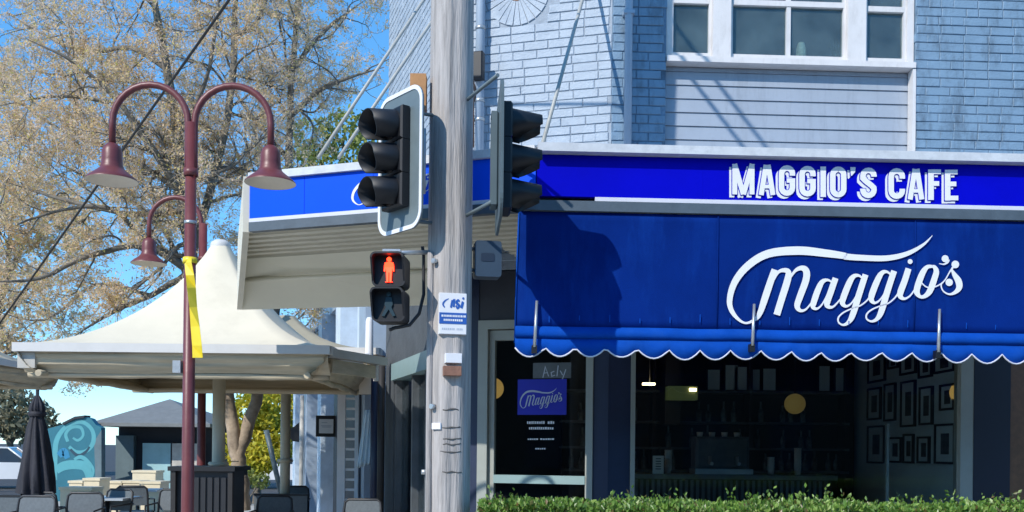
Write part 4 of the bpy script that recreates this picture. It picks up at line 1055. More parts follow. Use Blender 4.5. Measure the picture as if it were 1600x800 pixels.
# ------------------------------------------------------------------ trees
class Tree:
    def __init__(self, seed): self.r = random.Random(seed); self.limb = []; self.br = MB(); self.twig = MB(); self.leaf = MB(); self.nt = 0
    def rv(self, k=1): return V(self.r.uniform(-k, k), self.r.uniform(-k, k), self.r.uniform(-k, k))
    def branch(self, p, d, r, L, lev, maxlev, up=.25, leafs=6, ls=.05):
        n = {1: 9, 2: 6, 3: 4, 4: 3}[lev]; pts = [p]; rad = [r]; q = p; bend = self.rv(.16)
        for i in range(n):
            if self.r.random() < .35: bend = self.rv(.30)
            d = (d + self.rv(.30) + bend + V(0, 0, up * .16)).normalized(); q = q + d * (L / n); pts.append(q); rad.append(r * (1 - .75 * (i + 1) / n))
        (self.br if lev <= 2 else self.twig).tube(pts, rad, 5 if lev == 1 else (4 if lev == 2 else 3), cap=False); self.nt += 1
        if lev < maxlev:
            k = {1: 8, 2: 6, 3: 3}[lev]
            if lev == 3: k = self.r.choice((2, 3, 4))
            for c in range(k):
                f = self.r.uniform(.25, 1.0) * n; i = min(int(f), n - 1); w = f - i
                pp = pts[i].lerp(pts[i + 1], w); t = (pts[i + 1] - pts[i]).normalized()
                dd = (t * .9 + self.rv(1.0)).normalized()
                self.branch(pp, dd, max(.0036, (rad[i] * .6)), L * self.r.uniform(.36, .6), lev + 1, maxlev, up, leafs, ls)
        if lev >= maxlev - 1:
            for c in range(leafs):
                i = self.r.randrange(n); pc = pts[i].lerp(pts[i + 1], self.r.random()); tone = self.r.random()
                for e in range(2): self.quad(pc + self.rv(.05), ls * self.r.uniform(.5, 1.3), min(1, max(0, tone + self.r.uniform(-.2, .2))))
    def quad(self, p, s, a=None):
        u = self.rv().normalized(); w = u.cross(self.rv().normalized())
        if w.length < .05: return
        w = w.normalized()
        self.leaf.add([p - u * s, p + w * s * .42, p + u * s, p - w * s * .42], [(0, 1, 2, 3)], a=self.r.random() if a is None else a)
    def main(self, pts, rads, spawn, L, lev0=1, maxlev=4, leafs=2, ls=.026, up=.25, sd=6):
        sp = smooth_pts([(q.x, q.y, q.z, r) for q, r in zip(pts, rads)], 4)
        P_ = [V(q[0], q[1], q[2]) + self.rv(q[3] * .25) for q in sp]; R_ = [max(q[3], .006) for q in sp]
        self.limb.append((P_, R_))
        tot = sum((P_[i + 1] - P_[i]).length for i in range(len(P_) - 1)); n = int(tot * spawn)
        for c in range(n):
            f = (self.r.uniform(.12, 1.0)) * (len(P_) - 1); i = min(int(f), len(P_) - 2)
            pp = P_[i].lerp(P_[i + 1], f - i)
            if pp.z < 2.8: continue
            t = (P_[i + 1] - P_[i]).normalized(); dd = (t * .6 + self.rv(1.0)).normalized()
            self.branch(pp, dd, max(.012, R_[i] * .42), L * self.r.uniform(.6, 1.25), lev0, maxlev, up, leafs, ls)
    def build(self, name, label, loc, barkm, twigm, leafm, group=None):
        t = thing(name, label, 'tree', loc, group)
        for i, (P_, R_) in enumerate(self.limb):
            if i < 2 and name == 'street_tree':      # lower trunks have the mottled tan bark
                c = next((j for j, q in enumerate(P_) if q.z > 2.9), len(P_) - 1)
                if 1 < c < len(P_) - 2:
                    MB().tube(P_[:c + 1], R_[:c + 1], 12, cap=False).build('trunk', M['bark_tan'], t); P_, R_ = P_[c:], R_[c:]
            MB().tube(P_, R_, 10, cap=False).build('limb', barkm, t)
        self.br.build('branches', barkm, t, kind='stuff'); self.twig.build('twigs', twigm, t, kind='stuff'); self.leaf.build('crown', leafm, t, kind='stuff', att=True); return t
T = Tree(11)
def px3(l): return [P(x, y, d) for x, y, d, r in l], [r / F_PX * d for x, y, d, r in l]
def limb(l, spawn=2.8, L=1.5, **k): p_, r_ = px3(l); r_ = [q * .8 for q in r_]; T.main(p_, r_, spawn, L, **k)
limb([(378, 800, 16, 17), (376, 740, 16, 15), (368, 690, 16, 13), (352, 610, 16, 12), (326, 500, 15.8, 12), (300, 400, 15.6, 12), (284, 300, 15.5, 11), (276, 200, 15.5, 10), (262, 110, 15.4, 8), (240, 0, 15.3, 6), (222, -140, 15.2, .5)], 2.2)
limb([(372, 720, 16.0, 13), (385, 670, 16.05, 12), (404, 610, 16.2, 11), (424, 520, 16.4, 9), (444, 400, 16.6, 8), (452, 250, 16.8, 7), (456, 120, 17, 6), (470, -20, 17, 4), (490, -130, 17, .5)], 2.2)
limb([(300, 400, 15.6, 9), (335, 270, 15.9, 8), (360, 150, 16.2, 7), (367, 20, 16.4, 5.5), (372, -140, 16.5, .5)])
limb([(286, 310, 15.5, 8), (240, 235, 15.0, 6.5), (190, 165, 14.6, 5), (120, 100, 14.2, 4), (40, 60, 14, .5)], 2.8)
limb([(300, 430, 15.6, 8), (230, 385, 15.2, 6.5), (140, 400, 14.8, 5), (60, 435, 14.5, 3.8), (-30, 440, 14.2, .5)], 2.4, 1.2)
limb([(280, 330, 15.5, 7), (210, 335, 15.7, 5), (110, 315, 16, 4), (10, 285, 16.2, .5)], 2.6, 1.3)
limb([(262, 110, 15.4, 6), (205, 75, 15.8, 5), (120, 78, 16.2, 3.8), (10, 20, 16.5, .5)], 2.8, 1.3)
limb([(456, 180, 16.8, 6), (510, 135, 16.4, 4.5), (600, 105, 16, .5)], 2.8, 1.3)
limb([(456, 110, 17, 5), (505, 50, 17.2, 4), (570, 0, 17.4, .5)], 3.0, 1.3)
limb([(290, 430, 15.6, 7), (235, 462, 15.4, 5.5), (180, 485, 15.2, 4.5), (112, 528, 15, .5)], 1.8, .9)
limb([(367, 60, 16.4, 5), (410, 20, 16.4, 4), (430, -90, 16.4, .5)], 3, 1.3)
limb([(452, 250, 16.8, 6), (400, 190, 17.2, 4), (330, 90, 17.5, .5)], 3, 1.4)
limb([(276, 215, 15.5, 6), (320, 130, 15, 4), (340, 20, 14.8, 3), (345, -90, 14.8, .5)], 3, 1.3)
limb([(284, 300, 15.5, 6), (190, 240, 16.5, 4.5), (90, 200, 17, 3.2), (-10, 130, 17.3, .5)], 2.8, 1.4)
limb([(444, 380, 16.6, 6), (390, 300, 17, 4), (360, 200, 17.4, .5)], 2.8, 1.2)
limb([(240, 0, 15.3, 5), (170, -30, 15.5, 4), (80, -90, 15.7, .5)], 3, 1.4)
limb([(230, 385, 15.2, 5), (170, 325, 15.0, 4), (70, 335, 14.8, 2.6), (-25, 375, 14.6, .5)], 2.8, 1.2)
limb([(235, 462, 15.4, 4.5), (150, 445, 15.8, 3.4), (70, 500, 16, 2.2), (-10, 485, 16, .5)], 2.4, 1.0)
limb([(290, 430, 15.6, 5), (245, 345, 16.4, 4), (160, 290, 16.8, 3), (50, 235, 17, .5)], 2.8, 1.3)
limb([(170, 160, 14.6, 4), (90, 150, 14.4, 3), (0, 165, 14.2, .5)], 2.8, 1.1)
T.build('street_tree', 'wide half-bare tree with tan seed clusters filling the sky behind the lamps', P(378, 900, 16) * 1.0 - V(0, 0, P(378, 900, 16).z), M['bark'], M['twig'], M['seed'])
T = Tree(23)
limb([(-30, 760, 31, 12), (-25, 640, 31, 10), (-10, 520, 31, 8), (10, 430, 31, 6), (20, 330, 31, 3)], 2.4, 2.4, leafs=2, ls=.06)
limb([(-10, 520, 31, 6), (50, 440, 31, 4), (90, 370, 31, .6)], 2.6, 2.0, leafs=2, ls=.06)
limb([(-10, 480, 31, 6), (30, 400, 31.5, 4), (60, 300, 31.5, .6)], 2.2, 2.0, leafs=2, ls=.06)
q = P(-30, 800, 31); T.build('street_tree', 'brownish tree further back at the left edge behind the umbrella', (q.x, q.y, 0), M['bark'], M['twig'], M['seed'])

def leafy(name, label, base, clumps, mat, n, s, seed, trunk_r=.12, barkm='bark', cat='tree', group=None):
    r = random.Random(seed); lf = MB(); t = thing(name, label, cat, base, group)
    tops = []
    for (c, R, sq) in clumps:
        c = Vector(c); tops.append(c)
        for i in range(int(n * R * R)):
            v = V(r.gauss(0, 1), r.gauss(0, 1), r.gauss(0, 1)).normalized() * R * r.uniform(.55, 1.05); v.z *= sq
            v += V(noise.noise(v * 2 + c), noise.noise(v * 2 - c), 0) * .25 * R
            u = V(r.uniform(-1, 1), r.uniform(-1, 1), r.uniform(-1, 1)).normalized(); w = u.cross(V(r.uniform(-1, 1), r.uniform(-1, 1), r.uniform(-1, 1))).normalized()
            k = s * r.uniform(.6, 1.3); p = c + v
            a = min(1, max(0, .5 + .5 * noise.noise(p * 1.6) + r.uniform(-.3, .3)))
            lf.add([p - u * k, p + w * k * .5, p + u * k, p - w * k * .5], [(0, 1, 2, 3)], a=a)
    lf.build('crown', mat, t, kind='stuff', att=True)
    m_ = MB(); b = Vector(base); mid = b.lerp(tops[0], .55)
    m_.tube([b, b + V(.05, 0, .6) if tops[0].z > 1 else b + V(0, 0, .2), mid], [trunk_r, trunk_r * .8, trunk_r * .6], 8, cap=False)
    for c in tops: m_.tube([mid - V(0, 0, .2), mid.lerp(c, .5) + V(.05, .05, 0), c], [trunk_r * .5, trunk_r * .3, trunk_r * .1], 6, cap=False)
    m_.build('trunk', M[barkm], t); return t
def cl(px, py, D, rpx, sq=.9): return (P(px, py, D), rpx / F_PX * D, sq)
def gb(px, D): q = P(px, 800, D); return (q.x, q.y, 0)
leafy('golden_tree', 'golden yellow tree glowing in sun beyond the tent trunk', gb(400, 26), [cl(395, 645, 26, 40), cl(425, 690, 26, 36), cl(385, 700, 25.5, 36), cl(435, 640, 27, 40), cl(408, 718, 25, 30), cl(452, 690, 27, 28), cl(378, 735, 25, 22)], M['leaf_gold'], 2600, .085, 5)
leafy('green_shrub', 'low leafy green shrub under the golden tree', gb(390, 23.5), [cl(385, 745, 23.5, 20, .8), cl(408, 752, 23.5, 16, .8), cl(366, 750, 23.5, 14, .8)], M['leaf_olive'], 2600, .06, 8, .05, cat='shrub')
leafy('olive_tree', 'olive green tree showing above the canopy between its stay rods', gb(505, 30), [cl(490, 215, 30, 38), cl(540, 200, 30.5, 36), cl(575, 235, 30, 34), cl(510, 260, 30, 40), cl(470, 260, 29.5, 30)], M['leaf_olive'], 800, .10, 6, .25)
for i, (px, py, D, rp, lab) in enumerate(((15, 640, 46, 42, 'grey green gum tree beyond the white car at the left edge'), (62, 655, 50, 26, 'grey green gum tree standing behind the black umbrella'), (105, 690, 52, 18, 'low dark tree behind the mural wall'))):
    leafy('gum_tree', lab, gb(px, D), [cl(px, py, D, rp), cl(px - rp * .6, py + rp * .5, D, rp * .8), cl(px + rp * .5, py + rp * .6, D, rp * .75), cl(px, py - rp * .6, D + 1, rp * .6)], M['leaf_gum'], 500, .16, 40 + i, .25, group='gum trees beyond the square')

# ------------------------------------------------------------------ hedge in front of the shop
hx0 = P(748, 785, 6.42).x; hx1 = 5.6
hd = thing('hedge', 'clipped bright green hedge running along the foot of the shop window', 'hedge', (2.6, 6.6, .13))
HZ = P(1100, 783, 6.4).z
m_ = MB(); m_.box(hx0 + .06, hx1, 6.34, 6.80, .5, HZ - .10); m_.build('inner_twigs', M['hedge_core'], hd)
r = random.Random(3); lf = MB()
def hleaf(p, s, nrm):
    u = (V(r.uniform(-1, 1), r.uniform(-1, 1), r.uniform(-.3, 1)) + nrm * .8).normalized(); w = u.cross(V(r.uniform(-1, 1), r.uniform(-1, 1), r.uniform(-1, 1))).normalized(); n = u.cross(w)
    a = min(1, max(0, r.gauss(.5, .22)))
    lf.add([p, p + u * s * .5 + w * s * .28 + n * s * .08, p + u * s, p + u * s * .5 - w * s * .28 + n * s * .08], [(0, 1, 2), (0, 2, 3)], a=a)
hump = lambda x, y: .03 * noise.noise(V(x * 1.7, y * 2, 0)) + .022 * noise.noise(V(x * 5, y * 5, 4)) + .004 * (x - 2)
L_ = hx1 - hx0
for i in range(13000):
    x = r.uniform(hx0, hx1); y = r.uniform(6.28, 6.86); z = HZ - .035 + hump(x, y) - abs(r.gauss(0, .035)); hleaf(V(x, y, z), r.uniform(.028, .05), V(0, 0, 1))
for i in range(9000):
    x = r.uniform(hx0, hx1); z = r.uniform(.48, HZ - .03); y = 6.31 + .03 * noise.noise(V(x * 4, z * 4, 1)) + abs(r.gauss(0, .02)); hleaf(V(x, y, z), r.uniform(.028, .05), V(0, -1, 0))
for i in range(1500):
    y = r.uniform(6.3, 6.85); z = r.uniform(.48, HZ - .03); hleaf(V(hx0 + .02 + abs(r.gauss(0, .02)), y, z), r.uniform(.028, .05), V(-1, 0, 0))
for i in range(420):       # sprigs that stand above the clipped top
    x = r.uniform(hx0 + .05, hx1); y = r.uniform(6.3, 6.8); h = r.uniform(.02, .075) if r.random() < .8 else r.uniform(.07, .12); z = HZ - .04 + hump(x, y)
    if noise.noise(V(x * 2.2, y, 8)) < -.05: continue
    for k in range(5): hleaf(V(x + r.uniform(-.012, .012), y, z + h * k / 4), r.uniform(.025, .04), V(r.uniform(-.5, .5), 0, .8))
lf.build('foliage', M['leaf_hedge'], hd, kind='stuff', att=True)
m_ = MB(); m_.box(hx0 - .02, hx1, 6.26, 6.88, .13, .52); solo(m_, 'planter_trough', M['planter'], 'long dark trough holding the hedge by the shop window', 'planter')

# ------------------------------------------------------------------ interior objects
def on_x(px, py): r_ = ray(px, py); k = (IX - .02) / r_.x; return V(IX, r_.y * k, EYE + r_.z * k)
FRM = [(1356, 553, 1383, 597), (1387, 556, 1403, 576), (1406, 552, 1431, 585), (1435, 556, 1456, 590), (1459, 552, 1491, 582), (1355, 606, 1376, 656), (1381, 599, 1399, 658), (1407, 595, 1430, 667), (1436, 604, 1457, 664), (1468, 600, 1491, 641),
       (1355, 665, 1382, 724), (1388, 683, 1408, 723), (1411, 678, 1427, 724), (1433, 682, 1452, 724), (1460, 662, 1492, 725)]
flab = ['tall framed photograph at the left end of the top row', 'small landscape picture near the left of the top row', 'framed photograph in the middle of the top row', 'narrow framed photograph second from right in the top row', 'wide framed photograph at the right end of the top row',
        'tall framed picture at the left end of the middle row', 'narrow tall framed picture second in the middle row', 'tallest framed picture in the centre of the middle row', 'dark framed picture fourth in the middle row', 'small framed picture beside the orange lamp in the middle row',
        'large framed picture at the left end of the bottom row', 'small framed picture half behind the pale window bar', 'narrow framed picture in the middle of the bottom row', 'small framed picture fourth in the bottom row', 'largest framed picture at the right end of the bottom row']
for (x0, y0, x1, y1), lb_ in zip(FRM, flab):
    a, b = on_x(x0, y1), on_x(x1, y0); ya, yb = max(a.y, b.y), min(a.y, b.y)
    zc = (on_x((x0 + x1) / 2, y0).z, on_x((x0 + x1) / 2, y1).z); z1, z0 = zc
    t = thing('picture_frame', lb_ + ' on the cafe wall', 'picture', (IX, (ya + yb) / 2, z0), 'framed pictures on the cafe wall')
    b_ = .022; m_ = MB()
    m_.box(IX - .03, IX - .002, yb, ya, z0, z0 + b_); m_.box(IX - .03, IX - .002, yb, ya, z1 - b_, z1); m_.box(IX - .03, IX - .002, yb, yb + b_, z0 + b_, z1 - b_); m_.box(IX - .03, IX - .002, ya - b_, ya, z0 + b_, z1 - b_)
    m_.build('frame', M['black'], t); MB().box(IX - .014, IX - .004, yb + b_, ya - b_, z0 + b_, z1 - b_).build('mount', M['interior'], t)
    w_ = (ya - yb) * .30; h_ = (z1 - z0) * .24; MB().box(IX - .018, IX - .0145, yb + w_, ya - w_, z0 + h_, z1 - h_).build('print', M['print'], t)
# pendant globes
M['gold_dim'] = emit_mat('dim_mustard_lamp_shade', (1, .70, .2), .05, (.45, .33, .09))
def pendant(px, py, D, rpx, lab, mat='gold'):
    c_ = P(px, py, D); R = rpx / F_PX * D; t = thing('pendant_lamp', lab, 'lamp', (c_.x, c_.y, c_.z), 'mustard globe lamps in the cafe')
    MB().lathe([(R * math.sin(a) + .001, -R * math.cos(a)) for a in [math.pi * i / 14 for i in range(15)]], c_, 24).build('globe', M[mat], t)
    MB().tube([c_ + V(0, 0, R), V(c_.x, c_.y, 3.19)], .006, 6).build('cord', M['cable'], t)
pendant(1242, 631, 11.2, 16, 'mustard globe lamp hanging in the middle of the dark cafe', 'gold_dim')
pendant(1503, 613, 9.45, 18, 'orange globe lamp half hidden by the right window frame')
pendant(770, 607, 9.9, 17, 'orange globe lamp half hidden by the glass door frame')
# counter, shelves, bottles
ct = thing('counter', 'long dark cafe counter with slatted front behind the shop window', 'counter', (2.0, 10.6, .16))
zc = P(1150, 742, 10.5).z
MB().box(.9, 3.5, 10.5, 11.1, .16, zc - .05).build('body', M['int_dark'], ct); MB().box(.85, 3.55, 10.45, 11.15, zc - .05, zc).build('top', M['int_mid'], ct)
for i in range(42): MB().box(.92 + i * .061, .95 + i * .061, 10.485, 10.5, .2, zc - .06).build('slat', M['int_mid'], ct)
sh = thing('wall_shelf', 'dark shelf unit on the back wall of the cafe', 'shelf', (1.8, IY - .15, .16))
zsh = [P(1200, y, IY - .15).z for y in (612, 660, 700, 735)]
for z in zsh: MB().box(.6, 4.2, IY - .3, IY - .01, z - .03, z).build('shelf_board', M['int_mid'], sh)
for x in (.62, 1.75, 2.95, 4.15): MB().box(x, x + .04, IY - .295, IY - .015, .16, 2.9).build('upright', M['int_dark'], sh)
rr = random.Random(4)
bproto = MB().lathe([(.035, 0), (.037, .02), (.037, .15), (.014, .2), (.014, .27), (.016, .28)], (0, 0, 0), 12).build('bottle', M['jar']); tag(bproto, 'dim bottle standing on the dark cafe shelves', 'bottle', 'bottles on the cafe shelves')
first = True
for z in zsh[1:]:
    x = .75
    while x < 4.1:
        if rr.random() > .35 and min(abs(x - q_) for q_ in (.64, 1.77, 2.97, 4.17)) > .08:
            o = bproto if first else bproto.copy()
            if not first: COL.objects.link(o)
            first = False; o.location = (x, IY - .15, z + .001); k = rr.uniform(.75, 1.05); o.scale = (1, 1, k)
        x += rr.uniform(.1, .2)
for i, x in enumerate((1115, 1143, 1157, 1178, 1202, 1288, 1312)):
    a = P(x, 608, IY - .2); hgt = rr.uniform(.27, .36); w_ = rr.uniform(.13, .19)
    t = thing('leaning_picture', ['plain picture propped at the left end of the high shelf', 'narrow picture propped second along the high shelf', 'thin picture propped third along the high shelf', 'grey picture propped in the middle of the high shelf', 'pale picture propped right of the middle of the high shelf', 'picture propped right of the mustard globe lamp on the high shelf', 'picture propped at the right end of the high shelf'][i], 'picture', (a.x, a.y, zsh[0]), 'pictures propped on the high shelf')
    MB().box(a.x - w_ / 2, a.x + w_ / 2, IY - .2, IY - .18, zsh[0] + .001, zsh[0] + hgt).build('frame', M['int_dark'], t); MB().box(a.x - w_ / 2 + .015, a.x + w_ / 2 - .015, IY - .203, IY - .2005, zsh[0] + .015, zsh[0] + hgt - .015).build('print', M['interior'], t)
# things on the counter and a table by the window
em = thing('espresso_machine', 'dark espresso machine standing on the cafe counter', 'coffee machine', (2.35, 10.8, zc))
MB().bbox(Frame(0, 10.7, 1, 0), 2.05, 2.65, zc + .06, zc + .42, -.3, 0, .03).build('body', M['int_mid'], em); MB().box(2.03, 2.67, 10.62, 10.98, zc + .002, zc + .06).build('drip_tray', M['steel'], em)
for x in (2.2, 2.5): MB().tube([V(x, 10.66, zc + .2), V(x, 10.66, zc + .12), V(x, 10.56, zc + .12)], .02, 8).build('group_handle', M['steel'], em)
for i in range(4): MB().lathe([(.03, 0), (.038, .05)], (2.12 + i * .14, 10.85, zc + .421), 10).build('warming_cup', M['paper'], em)
for i, (x, n, lb_) in enumerate(((1.75, 6, 'tall stack of pale paper cups left of the espresso machine'), (2.9, 4, 'short stack of pale paper cups right of the espresso machine'), (3.2, 7, 'tall stack of pale paper cups at the right end of the counter'))):
    m_ = MB()
    for k in range(n): m_.lathe([(.032, k * .035), (.042, k * .035 + .09)], (x, 10.75, zc + .002), 12)
    solo(m_, 'cup_stack', M['paper'], lb_, 'cups', 'paper cup stacks on the counter')
for i, (x, y, lb_) in enumerate(((3.55, 9.9, 'small round cafe table by the framed pictures inside the window'), (1.5, 9.85, 'small round cafe table inside the left of the shop window'))):
    t = thing('bistro_table', lb_, 'table', (x, y, .16), 'round tables inside the cafe'); MB().lathe([(.30, 0), (.31, .015), (.30, .03)], (x, y, .9), 24).build('table_top', M['int_mid'], t); MB().tube([V(x, y, .18), V(x, y, .9)], .03, 10).build('pedestal', M['black'], t); MB().lathe([(.22, 0), (.2, .02), (.04, .05)], (x, y, .16), 20).build('foot', M['black'], t)
    sc = MB().lathe([(.05, 0), (.075, .012)], (x - .05, y - .1, .931), 16); cu = solo(sc, 'saucer', M['paper'], 'white saucer on the table ' + ('by the framed pictures' if i == 0 else 'at the left of the shop window'), 'saucer', 'saucers on the cafe tables')
# till-side card, ceiling lamp, green lit cabinet
a = P(1028, 738, 10.6); t = MB().box(a.x - .06, a.x + .06, 10.58, 10.6, zc + .001, zc + .2); cd = solo(t, 'menu_card', M['paper'], 'small white menu card standing on the dark counter', 'card')
m_ = MB()
for i in range(5): m_.box(a.x - .03, a.x + .03, 10.576, 10.5795, zc + .05 + i * .028, zc + .06 + i * .028)
m_.build('card_print', M['print'], cd)
a = P(1015, 600, 11.0); t = MB().box(a.x - .08, a.x + .06, 10.97, 11.03, a.z - .012, a.z + .012); cl_ = solo(t, 'strip_light', M['lamp_lit'], 'thin lit strip lamp hanging at the left of the dark cafe', 'lamp')
MB().tube([V(a.x, 11, a.z + .02), V(a.x, 11, 3.19)], .006, 6).build('cord', M['cable'], cl_)
a = P(1068, 612, 11.4); m_ = MB(); m_.box(a.x - .2, a.x + .15, 11.3, 11.5, a.z - .1, a.z + .06); cb = m_.build('lit_cabinet', M['lamp_green']); tag(cb, 'dim greenish lit cabinet on the back wall of the cafe', 'cabinet')
MB().box(a.x + .05, a.x + .13, 11.28, 11.299, a.z + .0, a.z + .035).build('cabinet_lamp', M['lamp_lit'], cb)
b = MB().box(a.x - .2, a.x - .02, 11.5, 12.2, 1.9, 3.15); b.build('cabinet_support', M['int_dark'], cb)
# poster, lettering in the door glass
pa, pb = FC.hit(808, 648, -.05), FC.hit(885, 592, -.05)
m_ = MB().fbox(FC, pa[0], pb[0], pa[1], pb[1], -.066, -.062); po = m_.build('door_poster', M['poster']); tag(po, 'deep blue poster with white script lettering inside the glass door', 'poster')
def map_door(x, y, e):
    px, py = 812 + (x - 1135) * .18, 606 + (y - 370) * .235; s, t = FC.hit(px, py, -.06); return FC.p(s, t, -.0605 + e)
logo(map_door, po, M['label_grey'])
dl_ = thing('door_lettering', 'rows of small white lettering on the door glass below the blue poster', 'lettering', FC.p(FC.hit(844, 702, -.06)[0], FC.hit(844, 702, -.06)[1], -.066))
for y, x0, x1, h in ((660, 823, 866, 4.5), (669, 826, 862, 4), (686, 824, 863, 2.6), (701, 836, 852, 2.4)):
    x = x0; m_ = MB()
    while x < x1:
        l = rr.uniform(1.6, 3.4)
        if rr.random() > .12:
            a, b = FC.hit(x, y + h / 2, -.05), FC.hit(x + l, y - h / 2 * rr.uniform(.6, 1), -.05); m_.fbox(FC, a[0], b[0], a[1], b[1], -.066, -.064)
        x += l + .9
    m_.build('text_line', M['sign_white'], dl_, kind='stuff')
m_ = MB(); e = 0
for st in ([(848, 590, 1.6), (852, 573, 1.8), (857, 588, 1.6)], [(850, 583, 1.2), (856, 582, 1.2)], [(866, 580, 1.4), (861, 582, 1.4), (862, 588, 1.4), (867, 586, 1.4)], [(872, 571, 1.5), (870, 588, 1.5)], [(875, 579, 1.4), (879, 586, 1.4)], [(884, 577, 1.4), (878, 594, 1.4)]):
    for quad in strip([(q[0], q[1]) for q in st], [q[2] for q in st]):
        pts = []
        for x, y in quad: s, t = FC.hit(x, y, -.06); pts.append(FC.p(s, t, -.0655 + e))
        m_.add(pts, [(0, 3, 2, 1)])
    e += .0002
wa, wb = FC.hit(832, 596, -.05), FC.hit(892, 566, -.05)
bd = MB().fbox(FC, wa[0], wb[0], wa[1] + .03, wb[1], -.068, -.0661).build('door_notice', M['int_mid']); tag(bd, 'dim grey notice with handwritten letters at the top of the door glass', 'notice'); m_.build('handwriting', M['label_grey'], bd)
# ornaments on the upper window sill
def orn(px, py, prof, mat, lab, name, cat):
    s, t = FR.hit(px, py, -.13); b = FR.p(s, SILL1 + .002, -.14); return solo(MB().lathe(prof, b, 16), name, M[mat], lab, cat)
orn(1252, 85, [(.03, 0), (.042, .03), (.048, .1), (.045, .16), (.03, .21), (.028, .215)], 'vase', 'mottled cream vase on the upper window sill', 'vase', 'vase')
orn(1280, 86, [(.022, 0), (.026, .02), (.016, .06), (.006, .09), (.002, .1)], 'sign_white', 'tiny white cone ornament right of the vase on the upper sill', 'ornament', 'ornament')
orn(1302, 87, [(.03, 0), (.042, .05), (.046, .055), (.046, .075)], 'terracotta', 'small terracotta pot at the right of the upper window sill', 'plant_pot', 'pot')
orn(1218, 84, [(.028, 0), (.03, .05), (.03, .055)], 'vase', 'small pale cup left of the window bar on the upper sill', 'cup', 'cup')
s, t = FR.hit(1306, 60, -.14); b = FR.p(s, SILL1 + .08, -.14); m_ = MB()
for k in range(9): a = k * .7; m_.tube([b, b + V(.03 * math.cos(a), .02 * math.sin(a), .06), b + V(.07 * math.cos(a), .03 * math.sin(a), .10 + .012 * k)], [.006, .008, .002], 5)
solo(m_, 'pot_plant', M['hedge_core'], 'dark little plant in the terracotta pot on the upper sill', 'plant')

# ------------------------------------------------------------------ neighbouring building on the side street
nb_ = thing('neighbour_building', 'low blue neighbouring shop with pale pilasters along the side street', 'building', FSd.p(s_in(17), 0))
MB().fbox(FSd, s_in(23), s_in(12.65), .1, 4.0, -4, -.25).build('wall', M['n_blue'], nb_)
MB().fbox(FSd, s_in(23), s_in(12.65), 4.0, 4.25, -4, .02).build('parapet', M['n_pale'], nb_)
d = 13.0; k = 0
while d < 22.8:
    MB().fbox(FSd, s_in(d + (.30 if k % 2 else .5)), s_in(d), .1, 4.0, -.25, .05 if k % 2 else .16).build('pilaster', M['n_pale'] if k % 3 else M['pipe'], nb_)
    w_ = .75 if k % 2 else .5
    fr = MB().fbox(FSd, s_in(d + .5 + w_ * .9), s_in(d + .55), .5, 2.7, -.25, -.18).build('window', M['n_dark'], nb_)
    MB().fbox(FSd, s_in(d + .5 + w_ * .9) + .05, s_in(d + .55) - .05, .55, 2.65, -.19, -.17).build('pane', M['car_glass'], fr)
    d += .5 + w_; k += 1
# white ladder on the neighbour wall
def on_side(px, py, n=0): s, t = FSd.hit(px, py, n); return FSd.p(s, t, n)
Dl = 13.3; ld = thing('ladder', 'tall white ladder standing against the blue side street wall', 'ladder', (P(545, 700, Dl).x, Dl, 0.13))
xa, xb = P(534, 700, Dl).x, P(558, 700, Dl).x; za = P(540, 596, Dl).z
MB().box(xa - .06, xa + .05, Dl - .03, Dl + .03, .13, za + .05).build('rail', M['sign_white'], ld); MB().box(xb - .03, xb + .025, Dl - .03, Dl + .03, .13, za).build('rail', M['n_pale'], ld)
z = .3
while z < za: MB().box(xa + .045, xb - .03, Dl - .014, Dl + .014, z - .016, z + .016).build('rung', M['sign_white'], ld); z += .14
# dark panel put in for the shade of a shop entrance behind the ladder
solo(MB().fbox(FSd, s_in(15.7), s_in(13.25), .13, 2.9, .165, .185), 'entrance_shade', M['n_dark'], 'dark panel added for the shaded entrance behind the white ladder on the side street', 'screen')
# pale blue cloth, tubes, brown post, hanging sign, lamp box
m_ = MB(); NX = 22
for i in range(NX + 1):
    u = i / NX
    for j in range(9):
        v = j / 8; a = P(571 - 13 * v + 13 * u + 8 * u * v - 6 * (1 - v) * (1 - u) * .2, 640 + 92 * v - (8 * u if v > .9 else 0), 12.35); a.y += .035 * math.sin(u * 19) * (.3 + v); m_.v.append(a)
for i in range(NX):
    for j in range(8): a = i * 9 + j; m_.f.append([a, a + 1, a + 10, a + 9]); m_.sm.append(True); m_.att.append(.5)
cl2 = solo(m_, 'hanging_cloth', M['cloth'], 'pale blue striped cloth hanging beside the white ladder', 'cloth'); md = cl2.modifiers.new('thickness', 'SOLIDIFY'); md.thickness = .004
q = P(595, 700, 12.0); solo(MB().tube([V(q.x, q.y, .13), V(q.x, q.y, P(595, 556, 12.0).z)], .045, 12), 'brown_post', M['int_dark'], 'slim dark brown post at the end of the grey side wall', 'post')
q = P(586, 700, 12.25); solo(MB().tube([V(q.x, q.y, .13), V(q.x, q.y, P(586, 590, 12.25).z)], .06, 12), 'dark_post', M['navy'], 'dark navy post between the cloth and the brown post', 'post')
q = P(577, 530, 12.6); solo(MB().lathe([(.05, 0), (.055, .05), (.05, .5), (.035, .55), (.0, .56)], V(q.x, q.y, P(577, 562, 12.6).z), 12), 'white_banner', M['sign_white'], 'white furled banner standing up above the tent beam', 'banner')
q = P(572, 595, 12.55); m_ = MB().box(q.x - .085, q.x + .08, 12.5, 12.65, P(572, 616, 12.55).z, P(572, 574, 12.55).z); lbx = m_.build('hanging_lamp_box', M['lamp_in']); tag(lbx, 'cream box lamp hanging below the tent beam', 'lamp')
MB().tube([q + V(0, .03, .15), q + V(0, .03, .4)], .012, 6).build('hanger', M['steel'], lbx)
sg = thing('hanging_sign', 'black framed white sign projecting from the blue side street wall', 'sign', P(511, 666, 15.5))
